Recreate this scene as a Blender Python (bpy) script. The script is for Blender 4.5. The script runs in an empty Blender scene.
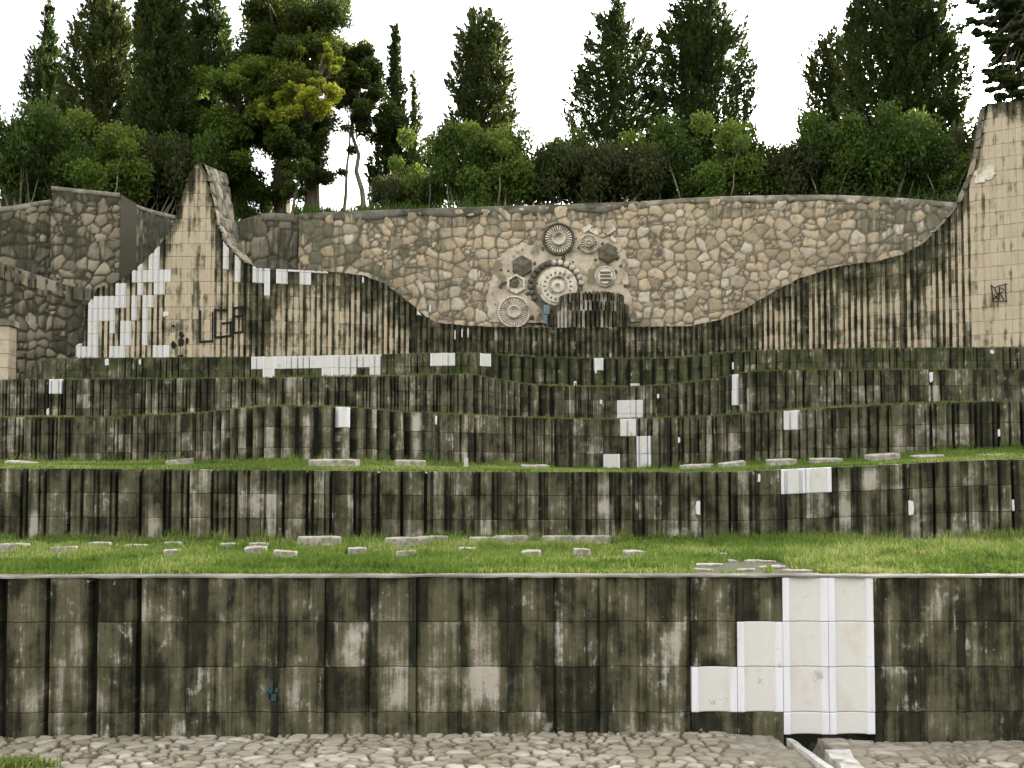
import bpy, math
import numpy as np
from mathutils import Vector

# ------------------------------------------------------------------ basics
scene = bpy.context.scene
COL = scene.collection
RNG = np.random.default_rng(11)

F = 1100.0                       # focal length in picture widths of 1024
PITCH = math.radians(2.5)
CY = 437.0
CT, ST = math.cos(PITCH), math.sin(PITCH)

def W(px, py, D):
    """point of the place seen at (px,py), D metres ahead of the viewer (eye level is z = 0)"""
    px = np.asarray(px, float); py = np.asarray(py, float); D = np.asarray(D, float)
    v = (CY - py) / F
    s = D / (CT - v * ST)
    return np.stack(np.broadcast_arrays((px - 512) / F * s, D, s * (ST + v * CT)), -1)

def Wz(px, py, z):
    """point on the level z seen at (px,py)"""
    v = (CY - py) / F
    s = z / (ST + v * CT)
    return np.array([(px - 512) / F * s, s * (CT - v * ST), z])

def Dz(py, z):
    v = (CY - np.asarray(py, float)) / F
    return z / (ST + v * CT) * (CT - v * ST)

def hash2(ix, iy, seed=0):
    n = (ix.astype(np.int64) * 374761393 + iy.astype(np.int64) * 668265263 + seed * 974634777) & 0xFFFFFFFF
    n = ((n ^ (n >> 13)) * 1274126177) & 0xFFFFFFFF
    n = ((n ^ (n >> 16)) * 2246822519) & 0xFFFFFFFF
    return ((n ^ (n >> 15)) & 0xFFFFFF) / float(0xFFFFFF)

def vnoise(x, y, seed=0):
    x = np.asarray(x, float); y = np.asarray(y, float)
    x, y = np.broadcast_arrays(x, y)
    ix = np.floor(x); iy = np.floor(y)
    fx = x - ix; fy = y - iy
    fx = fx * fx * (3 - 2 * fx); fy = fy * fy * (3 - 2 * fy)
    a = hash2(ix, iy, seed); b = hash2(ix + 1, iy, seed)
    c = hash2(ix, iy + 1, seed); d = hash2(ix + 1, iy + 1, seed)
    return (a * (1 - fx) + b * fx) * (1 - fy) + (c * (1 - fx) + d * fx) * fy

def fbm(x, y, seed=0, o=4):
    t = 0; a = .5; s = 0
    for i in range(o):
        t = t + a * vnoise(x * 2 ** i, y * 2 ** i, seed + i); s += a; a *= .5
    return t / s

def sstep(a, b, x):
    t = np.clip((np.asarray(x, float) - a) / (b - a), 0, 1)
    return t * t * (3 - 2 * t)

def voro(x, y, seed=0, jit=.85):
    """cell noise: returns (distance to nearest border, cell id hash, offsets)"""
    ix = np.floor(x); iy = np.floor(y)
    f1 = np.full(x.shape, 9.); f2 = np.full(x.shape, 9.); cid = np.zeros(x.shape)
    cx = np.zeros(x.shape); cyy = np.zeros(x.shape)
    for dx in (-1, 0, 1):
        for dy in (-1, 0, 1):
            jx = ix + dx; jy = iy + dy
            px = jx + .5 + (hash2(jx, jy, seed) - .5) * jit
            py = jy + .5 + (hash2(jx, jy, seed + 7) - .5) * jit
            d = np.hypot(x - px, y - py)
            h = hash2(jx, jy, seed + 13)
            near = d < f1
            f2 = np.where(near, f1, np.minimum(f2, d))
            cid = np.where(near, h, cid); cx = np.where(near, px, cx); cyy = np.where(near, py, cyy)
            f1 = np.where(near, d, f1)
    return (f2 - f1), cid, f1, cx, cyy

def interp(x, pts):
    """smooth monotone interpolation through control points"""
    xs = np.array([p[0] for p in pts], float); ys = np.array([p[1] for p in pts], float)
    x = np.asarray(x, float)
    h = np.diff(xs); d = np.diff(ys) / h
    m = np.zeros_like(ys)
    if len(xs) > 2:
        for i in range(1, len(xs) - 1):
            if d[i - 1] * d[i] > 0:
                w1 = 2 * h[i] + h[i - 1]; w2 = h[i] + 2 * h[i - 1]
                m[i] = (w1 + w2) / (w1 / d[i - 1] + w2 / d[i])
    m[0] = d[0]; m[-1] = d[-1]
    i = np.clip(np.searchsorted(xs, x) - 1, 0, len(xs) - 2)
    t = (x - xs[i]) / h[i]
    t = np.clip(t, -3, 4)
    lin_lo = ys[0] + (x - xs[0]) * m[0]; lin_hi = ys[-1] + (x - xs[-1]) * m[-1]
    r = ((2*t**3 - 3*t**2 + 1) * ys[i] + (t**3 - 2*t**2 + t) * h[i] * m[i]
         + (-2*t**3 + 3*t**2) * ys[i+1] + (t**3 - t**2) * h[i] * m[i+1])
    return np.where(x < xs[0], lin_lo, np.where(x > xs[-1], lin_hi, r))

# ------------------------------------------------------------------ objects
def mesh_from(name, verts, faces, attrs=None, smooth=False):
    """faces: list of index lists, or an (n,k) array"""
    me = bpy.data.meshes.new(name)
    verts = np.asarray(verts, np.float32).reshape(-1, 3)
    if isinstance(faces, np.ndarray):
        n, k = faces.shape
        me.vertices.add(len(verts)); me.vertices.foreach_set('co', verts.ravel())
        me.loops.add(n * k); me.loops.foreach_set('vertex_index', faces.astype(np.int32).ravel())
        me.polygons.add(n)
        me.polygons.foreach_set('loop_start', np.arange(0, n * k, k, dtype=np.int32))
        me.update(calc_edges=True)
    else:
        me.from_pydata([tuple(map(float, v)) for v in verts], [], [list(map(int, f)) for f in faces])
        me.update()
    if smooth:
        me.polygons.foreach_set('use_smooth', np.ones(len(me.polygons), bool))
    for k, a in (attrs or {}).items():
        a = np.asarray(a, np.float32)
        if a.ndim == 1:
            at = me.attributes.new(k, 'FLOAT', 'POINT'); at.data.foreach_set('value', a)
        elif a.shape[1] == 3:
            at = me.attributes.new(k, 'FLOAT_VECTOR', 'POINT'); at.data.foreach_set('vector', a.ravel())
        else:
            at = me.attributes.new(k, 'FLOAT_COLOR', 'POINT'); at.data.foreach_set('color', a.ravel())
    return me

def obj(name, verts, faces, mat, parent=None, attrs=None, smooth=False, label=None, origin=None):
    verts = np.asarray(verts, float).reshape(-1, 3)
    o0 = np.zeros(3)
    if parent is not None:
        p = parent; o0 = np.zeros(3)
        while p is not None:
            o0 = o0 + np.array(p.location); p = p.parent
    elif origin is not None:
        o0 = np.asarray(origin, float)
    me = mesh_from(name, verts - o0, faces, attrs, smooth)
    o = bpy.data.objects.new(name, me); COL.objects.link(o)
    if parent is not None: o.parent = parent
    elif origin is not None: o.location = o0
    if mat is not None: me.materials.append(mat)
    if label: o['label'] = label
    return o

def thing(name, label, cat, loc=(0, 0, 0), group=None):
    o = bpy.data.objects.new(name, None); COL.objects.link(o)
    o.location = loc; o.empty_display_size = .2
    return tag(o, label, cat, group)

def tag(o, label, cat, group=None):
    o['label'] = label; o['category'] = cat
    if group: o['group'] = group
    return o

def setting(o, kind='structure'):
    o['kind'] = kind
    return o

class MB:
    def __init__(s): s.v = []; s.f = []; s.a = []; s.n = 0
    def add(s, v, f, a=None):
        v = np.asarray(v, float).reshape(-1, 3)
        s.v.append(v); s.f += [[i + s.n for i in q] for q in f]
        if a is not None: s.a.append(np.broadcast_to(np.asarray(a, float), (len(v), np.shape(a)[-1])))
        s.n += len(v)
    def V(s): return np.concatenate(s.v)
    def A(s): return np.concatenate(s.a)
    def box(s, lo, hi, a=None):
        x0, y0, z0 = lo; x1, y1, z1 = hi
        s.add([(x0,y0,z0),(x1,y0,z0),(x1,y1,z0),(x0,y1,z0),(x0,y0,z1),(x1,y0,z1),(x1,y1,z1),(x0,y1,z1)],
              [(3,2,1,0),(4,5,6,7),(0,1,5,4),(1,2,6,5),(2,3,7,6),(3,0,4,7)], a)
    def tube(s, pts, radii, n=7, a=None):
        pts = np.asarray(pts, float); k = len(pts); ring = []
        for i in range(k):
            t = pts[min(i + 1, k - 1)] - pts[max(i - 1, 0)]
            t = t / (np.linalg.norm(t) + 1e-9)
            u = np.cross(t, (0, 1, 0) if abs(t[1]) < .9 else (1, 0, 0)); u /= np.linalg.norm(u) + 1e-9
            w = np.cross(t, u)
            th = np.linspace(0, 2 * math.pi, n, endpoint=False)
            ring.append(pts[i] + radii[i] * (np.cos(th)[:, None] * u + np.sin(th)[:, None] * w))
        f = [(i*n + j, i*n + (j+1) % n, (i+1)*n + (j+1) % n, (i+1)*n + j) for i in range(k - 1) for j in range(n)]
        f.append(list(range(n))[::-1]); f.append([(k-1)*n + j for j in range(n)])
        s.add(np.concatenate(ring), f, a)

# ------------------------------------------------------------------ materials
class NT:
    def __init__(s, name):
        s.m = bpy.data.materials.new(name); s.m.use_nodes = True
        s.t = s.m.node_tree; s.t.nodes.clear()
        s.out = s.t.nodes.new('ShaderNodeOutputMaterial')
    def n(s, typ, ins=None, **kw):
        nd = s.t.nodes.new('ShaderNode' + typ)
        for k, v in kw.items(): setattr(nd, k, v)
        for k, v in (ins or {}).items():
            sk = nd.inputs[k]
            if hasattr(v, 'is_linked') or isinstance(v, bpy.types.NodeSocket): s.t.links.new(v, sk)
            else: sk.default_value = v
        return nd
    def math(s, op, a, b=0., c=None, clamp=False):
        nd = s.t.nodes.new('ShaderNodeMath'); nd.operation = op; nd.use_clamp = clamp
        for i, v in enumerate((a, b) if c is None else (a, b, c)):
            if isinstance(v, bpy.types.NodeSocket): s.t.links.new(v, nd.inputs[i])
            else: nd.inputs[i].default_value = v
        return nd.outputs[0]
    def attr(s, name): return s.n('Attribute', attribute_name=name)
    def sep(s, c):
        nd = s.n('SeparateColor', {'Color': c}); return nd.outputs
    def noise(s, vec, scale, detail=4, rough=.6, dist=0.):
        return s.n('TexNoise', {'Vector': vec, 'Scale': scale, 'Detail': detail, 'Roughness': rough, 'Distortion': dist}).outputs[0]
    def mul(s, vec, k):
        nd = s.n('VectorMath', {0: vec, 1: k}, operation='MULTIPLY'); return nd.outputs[0]
    def mapr(s, v, a, b, c=0., d=1., smooth=True):
        nd = s.n('MapRange', {'Value': v, 'From Min': a, 'From Max': b, 'To Min': c, 'To Max': d})
        if smooth: nd.interpolation_type = 'SMOOTHSTEP'
        return nd.outputs[0]
    def mix(s, f, a, b):
        nd = s.t.nodes.new('ShaderNodeMix'); nd.data_type = 'RGBA'
        for k, v in ((0, f), (6, a), (7, b)):
            if isinstance(v, bpy.types.NodeSocket): s.t.links.new(v, nd.inputs[k])
            else: nd.inputs[k].default_value = v if k == 0 else (*v, 1) if len(v) == 3 else v
        return nd.outputs[2]
    def ramp(s, f, stops):
        nd = s.n('ValToRGB', {0: f}); cr = nd.color_ramp
        while len(cr.elements) < len(stops): cr.elements.new(.5)
        for e, (p, c) in zip(cr.elements, stops): e.position = p; e.color = (*c, 1)
        return nd.outputs[0]
    def done(s, col, rough=.9, bump=None, bstr=.4, bdist=.01, trans=None, spec=.25):
        p = s.n('BsdfPrincipled', {'Base Color': col if isinstance(col, bpy.types.NodeSocket) else (*col, 1), 'Roughness': rough, 'Specular IOR Level': spec})
        if bump is not None:
            b = s.n('Bump', {'Height': bump, 'Strength': bstr, 'Distance': bdist}); s.t.links.new(b.outputs[0], p.inputs['Normal'])
        sh = p.outputs[0]
        if trans:
            t = s.n('BsdfTranslucent', {'Color': col})
            mx = s.n('MixShader', {0: trans, 1: p.outputs[0], 2: t.outputs[0]}); sh = mx.outputs[0]
        s.t.links.new(sh, s.out.inputs[0])
        return s.m

def mat_blocks(name, pale, tan, bias=0., moss=.0, rndw=.07, bleach=1.):
    """weathered stone blocks: black biofilm running down in streaks over pale stone.
    attribute wall = (block random, metres below top, panel field, clean), attribute sz = (along, height, course random)"""
    t = NT(name)
    sz = t.attr('sz').outputs['Vector']
    wa = t.attr('wall'); rnd, tt, uu = t.sep(wa.outputs['Color']); clean = wa.outputs['Alpha']
    streak = t.noise(t.mul(sz, (6., .30, .0)), 1., 6, .62)
    streak2 = t.noise(t.mul(sz, (20., .9, .0)), 1., 4, .6)
    streak3 = t.noise(t.mul(sz, (55., 2.2, 1.)), 1., 3, .6)
    blotch = t.noise(t.mul(sz, (1.9, 1.5, .0)), 1.3, 7, .66)
    spot = t.noise(t.mul(sz, (6., 4.4, .0)), 1.2, 7, .66)
    fine = t.noise(t.mul(sz, (40., 40., 0.)), 1., 5, .75)
    v = t.math('MULTIPLY_ADD', streak, .40, t.math('MULTIPLY', blotch, .44))
    v = t.math('MULTIPLY_ADD', streak2, .17, v)
    v = t.math('MULTIPLY_ADD', streak3, .06, v)
    v = t.math('MULTIPLY_ADD', fine, .08, v)
    v = t.math('MULTIPLY_ADD', rnd, rndw, v)
    v = t.math('MULTIPLY_ADD', t.math('SUBTRACT', v, .560 + rndw / 2), 2.0, .475)
    rib = t.noise(t.mul(sz, (3.1, .10, .3)), 1., 3, .5)
    v = t.math('ADD', v, t.math('MULTIPLY', t.math('SUBTRACT', 1., uu), t.math('MULTIPLY', t.math('SUBTRACT', rib, .60), .50)))
    v = t.math('ADD', v, t.math('MULTIPLY', clean, .62))
    v = t.math('ADD', v, bias)
    v = t.math('SUBTRACT', v, t.mapr(tt, .0, .30, .04, 0.))
    dark = t.mix(t.mapr(t.math('ADD', t.math('MULTIPLY', spot, .6), t.math('MULTIPLY', streak2, .4)), .36, .62), (.007, .0075, .004), (.030, .029, .014))
    dark = t.mix(t.math('MULTIPLY', t.mapr(fine, .52, .72), .5), dark, (.052, .049, .028))
    mid = t.mix(spot, (.043, .041, .018), (.145, .133, .078))
    palec = t.mix(t.mapr(fine, .3, .7), tan, pale)
    palec = t.mix(t.math('MULTIPLY', t.mapr(t.math('ADD', t.math('MULTIPLY', blotch, .5), t.math('MULTIPLY', streak2, .5)), .44, .64), .55), palec, t.mix(.55, tan, (.15, .13, .085)))
    palec = t.mix(t.math('MULTIPLY', t.mapr(rnd, .0, 1.), .25), palec, pale)
    c = t.mix(t.mapr(v, .36, .55), dark, mid)
    c = t.mix(t.mapr(v, .55, .80), c, palec)
    # bleached, scraped patches, long and ragged
    p = t.math('ADD', t.math('MULTIPLY', spot, .55), t.math('MULTIPLY', streak2, .35))
    p = t.math('ADD', p, t.math('MULTIPLY', blotch, .22)); p = t.math('ADD', p, t.math('MULTIPLY', t.math('SUBTRACT', rnd, .5), .08))
    c = t.mix(t.math('MULTIPLY', t.mapr(p, .625, .725), .85 * bleach), c, t.mix(fine, (.30, .28, .24), (.58, .55, .51)))
    sp2 = t.noise(t.mul(sz, (19., 13., 5.)), 1., 4, .6)
    c = t.mix(t.math('MULTIPLY', t.mapr(sp2, .70, .745), .6 * bleach), c, (.48, .46, .42))
    if moss:
        mg = t.math('MULTIPLY', t.mapr(t.noise(t.mul(sz, (3., 2., 0.)), 1., 5), .42, .6), moss)
        c = t.mix(mg, c, (.050, .066, .016))
    c = t.mix(t.math('MULTIPLY', t.mapr(fine, .35, .75), .35), c, t.mix(.5, c, (.01, .01, .008)))
    h = t.math('ADD', t.math('MULTIPLY', fine, .6), t.math('MULTIPLY', spot, 1.))
    return t.done(c, .92, h, .5, .012)

def mat_white(name):
    """new white stone: smooth rib edges, granular cream field (wall: u = 1 on the field)"""
    t = NT(name)
    sz = t.attr('sz').outputs['Vector']
    wa = t.attr('wall'); rnd, tt, uu = t.sep(wa.outputs['Color'])
    g = t.noise(t.mul(sz, (70., 70., 0.)), 1., 4, .7)
    b = t.noise(t.mul(sz, (4., 2.6, 2.)), 1., 5, .6)
    s = t.noise(t.mul(sz, (14., .8, 1.)), 1., 4, .6)
    field = t.mix(t.mapr(g, .30, .70), (.55, .53, .49), (.65, .63, .60))
    field = t.mix(t.math('MULTIPLY', t.mapr(b, .50, .72), .6), field, (.52, .46, .35))
    edge = t.mix(t.mapr(s, .40, .70), (.69, .69, .71), (.60, .59, .58))
    c = t.mix(uu, edge, field)
    c = t.mix(t.math('MULTIPLY', t.mapr(t.noise(t.mul(sz, (5., 5., 1.)), 1., 6, .7), .60, .72), .6), c, (.20, .19, .15))
    return t.done(c, .8, g, .3, .006)

def mat_rubble(name, stones, mortar, grime, grime_col=(.045, .045, .028)):
    """rubble masonry; attribute rub = (stone random, border 0..1, grime, second random), sz = (along, height, 0)"""
    t = NT(name)
    sz = t.attr('sz').outputs['Vector']
    ra = t.attr('rub'); rnd, edge, gr = t.sep(ra.outputs['Color']); r2 = ra.outputs['Alpha']
    n1 = t.noise(t.mul(sz, (5., 5., 0.)), 1., 6, .65)
    n2 = t.noise(t.mul(sz, (1.2, .7, 0.)), 1., 6, .6)
    n3 = t.noise(t.mul(sz, (9., .8, 0.)), 1., 4, .6)
    st = t.ramp(rnd, [(i / (len(stones) - 1), c) for i, c in enumerate(stones)])
    st = t.mix(t.mapr(n1, .42, .75), st, t.mix(.55, st, (.10, .085, .06)))
    c = t.mix(edge, t.mix(n1, mortar, tuple(.6 * x for x in mortar)), st)
    g = t.math('ADD', gr, t.math('MULTIPLY', t.math('SUBTRACT', t.math('ADD', t.math('MULTIPLY', n2, .7), t.math('MULTIPLY', n3, .45)), .575), 2.2))
    g = t.math('ADD', g, t.math('MULTIPLY', t.math('SUBTRACT', .5, r2), .5))
    g = t.math('ADD', g, t.math('MULTIPLY', t.math('SUBTRACT', 1., edge), .12))
    c = t.mix(t.math('MULTIPLY', t.mapr(g, .45, .85), grime), c, t.mix(n1, grime_col, tuple(3.2 * x for x in grime_col)))
    return t.done(c, .93, n1, .6, .03)

def mat_simple(name, c1, c2, scale=6., rough=.9, detail=6, bstr=.4, bdist=.01, c3=None, stretch=(1, 1, 1)):
    t = NT(name)
    co = t.n('TexCoord').outputs['Object']
    a = t.noise(t.mul(co, stretch), scale, detail, .65)
    c = t.mix(t.mapr(a, .35, .68), c1, c2)
    if c3:
        b = t.noise(co, scale * .37, 5, .6)
        c = t.mix(t.mapr(b, .5, .62), c, c3)
    return t.done(c, rough, t.noise(co, scale * 4, 5, .7), bstr, bdist)

def mat_leaf(name, dark, mid, light, trans=.3, rough=.6):
    t = NT(name)
    r, g, b = t.sep(t.attr('leaf').outputs['Color'])
    c = t.mix(t.mapr(r, 0., .55, smooth=False), dark, mid)
    c = t.mix(t.mapr(r, .55, 1., smooth=False), c, light)
    c = t.mix(t.math('MULTIPLY', g, .35), c, t.mix(.5, c, (.02, .015, .005)))
    return t.done(c, rough, trans=trans, spec=.2)
# ------------------------------------------------------------------ materials in use
M = {}
M['dark'] = mat_blocks('weathered_stone_blocks', (.52, .48, .42), (.33, .29, .22))
M['dark_moss'] = mat_blocks('mossy_stone_blocks', (.46, .43, .36), (.28, .25, .17), moss=.55)
M['tan'] = mat_blocks('tan_stone_blocks', (.56, .475, .35), (.48, .385, .25), bias=.03, rndw=.05, bleach=.8)
M['white'] = mat_white('new_white_stone')
M['void'] = mat_simple('dark_core', (.016, .016, .012), (.028, .027, .020))  # plain near-black colour for the backing behind open joints
M['rub_main'] = mat_rubble('rubble_masonry', [(.22, .175, .11), (.52, .43, .30), (.35, .275, .175), (.62, .55, .44), (.29, .235, .15), (.54, .44, .30), (.43, .33, .21)], (.17, .14, .095), .85)
M['rub_dark'] = mat_rubble('old_rubble_masonry', [(.16, .14, .10), (.30, .25, .17), (.13, .12, .085), (.36, .31, .23), (.18, .15, .105)], (.050, .043, .027), .95, (.026, .025, .016))
M['cap'] = mat_simple('pale_mortar_cap', (.44, .41, .36), (.60, .58, .54), 3.5, c3=(.17, .155, .11))
M['cap_dark'] = mat_simple('grimy_mortar_cap', (.13, .12, .085), (.24, .22, .165), 3., c3=(.36, .33, .28))
M['cap_mid'] = mat_simple('worn_mortar_cap', (.11, .10, .075), (.20, .185, .15), 3., c3=(.08, .074, .05))
M['stone'] = mat_simple('grave_stone', (.24, .22, .165), (.42, .39, .34), 14., c3=(.19, .175, .12))
M['plaster'] = mat_simple('pink_plaster', (.44, .36, .26), (.58, .51, .40), 3.6, c3=(.22, .185, .125), bdist=.03)
M['carved'] = mat_simple('carved_limestone', (.54, .48, .38), (.70, .65, .56), 9., c3=(.34, .29, .21))
M['carved_dark'] = mat_simple('blackened_stone', (.075, .070, .048), (.16, .145, .105), 6.)
M['ink'] = mat_simple('black_spray_paint', (.003, .003, .003), (.009, .008, .007), 9., rough=.7)
M['blue'] = mat_simple('faded_blue_paint', (.10, .18, .22), (.22, .27, .27), 9.)
M['teal'] = mat_simple('faded_teal_paint', (.018, .050, .056), (.045, .065, .060), 9.)

def proj(p):
    p = np.asarray(p, float)
    s = p[..., 1] * CT + p[..., 2] * ST
    return 512 + p[..., 0] / s * F, CY - (p[..., 2] * CT - p[..., 1] * ST) / s * F

class Path:
    """plan line of a wall, given over picture columns, with its own distances"""
    def __init__(s, px0, px1, D, ytop, n=1600, pre=None):
        px = np.linspace(px0, px1, n)
        P = W(px, ytop(px), D(px))
        if pre is not None:
            P = np.concatenate([pre, P]); px = np.concatenate([proj(np.asarray(pre))[0], px])
        s.px = px; s.P = P
        s.S = np.concatenate([[0], np.cumsum(np.hypot(np.diff(P[:, 0]), np.diff(P[:, 1])))])
    def at(s, S):
        return np.stack([np.interp(S, s.S, s.P[:, i]) for i in range(3)], -1)
    def pxat(s, S): return np.interp(S, s.S, s.px)
    def Sat(s, px):
        i0 = int(np.argmin(s.px)); return np.interp(px, s.px[i0:], s.S[i0:])
    def on(s, px, back=0.):
        """plan point over picture column px, pushed back from the face"""
        S = s.Sat(px); a = s.at(S - .05); b = s.at(S + .05); p = s.at(S)
        t = (b - a)[..., :2]; t = t / np.linalg.norm(t, axis=-1, keepdims=True)
        q = p.copy(); q[..., 0] -= t[..., 1] * back; q[..., 1] += t[..., 0] * back
        return q

def lin(*pts): return lambda x: interp(x, pts)

def block_wall(root, path, w, ch, zb, prof, mat, whites=(), clean=None, mode='rel', off=0., bevel=.008, gap=.004, rough=.006, seed=3, core_back=.24, bd=.14, facing='block_facing', jag=0.):
    """a facing of separate stone blocks: one profile per column, one block per course"""
    L = path.S[-1]
    k0 = 0; k1 = int((L - off) / w)
    groups = [MB() for _ in range(len(whites) + 1)]
    attrs = [([], []) for _ in groups]
    lo_all = zb if callable(zb) else (lambda px: zb)
    k0 = -int(off // w) if off > 0 else 0
    for k in range(k0, k1):
        Sa = off + k * w; Sb = Sa + w
        if Sa < 0: continue
        A = path.at(Sa); B = path.at(Sb); pxm = float(path.pxat((Sa + Sb) / 2))
        c = (B - A)[:2]; ln = np.linalg.norm(c); c = c / ln; nrm = np.array([c[1], -c[0]])
        pr = prof(pxm, k)
        U = np.array([q[0] for q in pr['p']]); Dp = np.array([q[1] for q in pr['p']]); fld = np.array([q[2] for q in pr['p']], float)
        jl = gap / 2 / w if pr.get('joint', True) else 0.
        U = jl + U * (pr.get('span', 1.) - 2 * jl)
        zt = A[2] + (B[2] - A[2]) * U
        zbase = float(lo_all(pxm))
        nrow = int(math.ceil((zt.max() - zbase) / ch - .02))
        for j in range(nrow):
            if mode == 'rel':
                hi = zt - j * ch; lo = np.maximum(hi - ch, zbase); course = j
                if (hi - lo).max() < .03: continue
            else:
                lo = np.full_like(zt, zbase + j * ch); hi = np.maximum(np.minimum(lo + ch, zt), lo); course = j
                if (hi - lo).max() < .02: continue
            rnd = float(hash2(np.array([k]), np.array([course]), seed)[0])
            rnd2 = float(hash2(np.array([k]), np.array([course]), seed + 5)[0])
            cxx, cyy = proj(np.array([*(A + (B - A) * pr.get('span', 1.) / 2)[:2], float((lo + hi).mean()) / 2]))
            g = 0
            for i, r in enumerate(whites):
                if any(q[0] <= cxx <= q[2] and q[1] <= cyy <= q[3] for q in r['r']): g = i + 1
            hgt = hi - lo; b = np.minimum(bevel, hgt * .3); gg = min(gap / 2, .01)
            fr = [(0., 1.), (1., 0.)] + [(q, 0.) for q in ((.35, .68) if rough > 0 else ())]
            rows = [lo + gg, lo + gg + b] + [lo + hgt * q for q in ((.35, .68) if rough > 0 else ())] + [hi - gg - b, hi - gg]
            top_row = (j == 0) if mode == 'rel' else (hi >= zt - 1e-6).any()
            ins = [b * .7] + [b * 0] * (len(rows) - 2) + [b * .7]
            V = []; 
            base_d = (rnd - .5) * .010 + (0.006 if g else 0)
            tilt = (rnd2 - .5) * .012
            for z, i_ in zip(rows, ins):
                if jag and top_row and z is rows[-1]: z = z - jag * vnoise((Sa + U * w) * 9, 0 * U, seed)
                d = Dp + base_d - i_ + tilt * (U - .5)
                if rough and not g: d = d + rough * 2 * (fbm((Sa + U * w) * 5, z * 5, seed, 3) - .5)
                V.append(np.stack([A[0] + c[0] * ln * U + nrm[0] * d, A[1] + c[1] * ln * U + nrm[1] * d, z], -1))
            R = len(V); n = len(U)
            back = []
            for z in (rows[0], rows[-1]):
                back.append(np.stack([A[0] + c[0] * ln * U - nrm[0] * bd, A[1] + c[1] * ln * U - nrm[1] * bd, z], -1))
            verts = np.concatenate(V + back)
            fc = [(r*n+i, r*n+i+1, (r+1)*n+i+1, (r+1)*n+i) for r in range(R-1) for i in range(n-1)]
            bb, bt = R * n, (R + 1) * n
            fc += [((R-1)*n+i, (R-1)*n+i+1, bt+i+1, bt+i) for i in range(n-1)]
            fc += [(bb+i, bb+i+1, i+1, i) for i in range(n-1)]
            fc.append([r*n for r in range(R)][::-1] + [bb, bt]); fc[-1] = fc[-1]
            fc.append([r*n+n-1 for r in range(R)] + [bt+n-1, bb+n-1])
            groups[g].add(verts, fc)
            zz = verts[:, 2]; uu = np.tile(U, R + 2); ff = np.tile(fld, R + 2)
            tt = np.tile(zt, R + 2) - zz
            cl = clean(pxm, tt, ff, k, j, uu) if clean else np.zeros(len(verts))
            cl = np.broadcast_to(cl, (len(verts),))
            u_attr = ff
            attrs[g][0].append(np.stack([np.full(len(verts), rnd), tt, u_attr, cl], -1))
            attrs[g][1].append(np.stack([Sa + uu * w, zz, np.full(len(verts), course * 7.3 + rnd * .8)], -1))
    res = None
    for i, m in enumerate(groups):
        if not m.n: continue
        at = {'wall': np.concatenate(attrs[i][0]), 'sz': np.concatenate(attrs[i][1])}
        if i == 0: res = obj(facing, m.V(), m.f, mat, root, at)
        else: obj('replacement_blocks', m.V(), m.f, M['white'], root, at, label=whites[i-1].get('l', 'new white replacement blocks'))
    # the dark core that shows in the open joints
    S = np.arange(max(off, 0) + .02, L - .02, .25); P = path.at(S); Q = P.copy()
    T = np.gradient(P[:, :2], axis=0); T /= np.linalg.norm(T, axis=1, keepdims=True)
    NX, NY = -T[:, 1], T[:, 0]
    def offp(d, z): return np.stack([P[:, 0] + NX * d, P[:, 1] + NY * d, z], -1)
    zb_ = np.array([float(lo_all(p)) for p in path.pxat(S)])
    v = np.concatenate([offp(core_back - .1, zb_), offp(core_back - .1, P[:, 2] - .03), offp(core_back + .25, P[:, 2] - .03), offp(core_back + .25, zb_)])
    n = len(S)
    f = [(r*n+i, r*n+i+1, (r+1)*n+i+1, (r+1)*n+i) for r in range(3) for i in range(n-1)] + [(0, n, 2*n, 3*n), (4*n-1, 3*n-1, 2*n-1, n-1)]
    obj('wall_core', v, f, M['void'], root)
    return res

def p_flange(rec=.040, fl=.15):
    xs = [(0, 0, 0), (fl * .93, 0, 0), (fl * 1.25, -rec * .55, 1)]
    for q in np.linspace(fl * 1.25, 1 - fl * 1.25, 7)[1:-1]:
        xs.append((q, -rec * (.55 + .45 * math.sin(math.pi * (q - fl) / (1 - 2 * fl))), 1))
    xs += [(1 - fl * 1.25, -rec * .55, 1), (1 - fl * .93, 0, 0), (1, 0, 0)]
    return xs
P_RIB = p_flange()
P_SHALLOW = p_flange(.022, .12)
P_FINE = [(0, -.01, 0), (.03, 0, 0), (.13, 0, 0), (.15, -.055, 0), (.25, -.055, 0), (.27, -.004, 1), (.40, .006, 1), (.60, .006, 1), (.73, -.004, 1), (.75, -.055, 0), (.85, -.055, 0), (.87, 0, 0), (.97, 0, 0), (1, -.01, 0)]
P_HALF = [(0, -.01, 0), (.04, 0, 1), (.22, .006, 1), (.40, 0, 1), (.43, -.06, 0), (.53, -.06, 0), (.56, 0, 1), (.76, .006, 1), (.96, 0, 1), (1, -.01, 0)]
P_CONVEX = [(0, -.05, 0), (.1, -.02, 0), (.3, .004, 1), (.5, .012, 1), (.7, .004, 1), (.9, -.02, 0), (1, -.05, 0)]
P_FLAT = [(0, 0, 0), (.5, 0, 1), (1, 0, 0)]
P_GROOVE = [(0, -.02, 0), (.06, 0, 1), (.30, .008, 1), (.54, 0, 1), (.64, -.015, 0), (.68, -.065, 0), (.97, -.065, 0), (1., -.02, 0)]
P_GROOVE_SH = [(0, -.01, 0), (.06, 0, 1), (.33, .004, 1), (.62, 0, 1), (.68, -.01, 0), (.70, -.045, 0), (.98, -.045, 0), (1., -.01, 0)]

# ------------------------------------------------------------------ levels
Z0 = float(W(512, 735, 10)[2])           # cobbles
ZL1 = float(W(512, 577, 10)[2])          # first lawn
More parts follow.
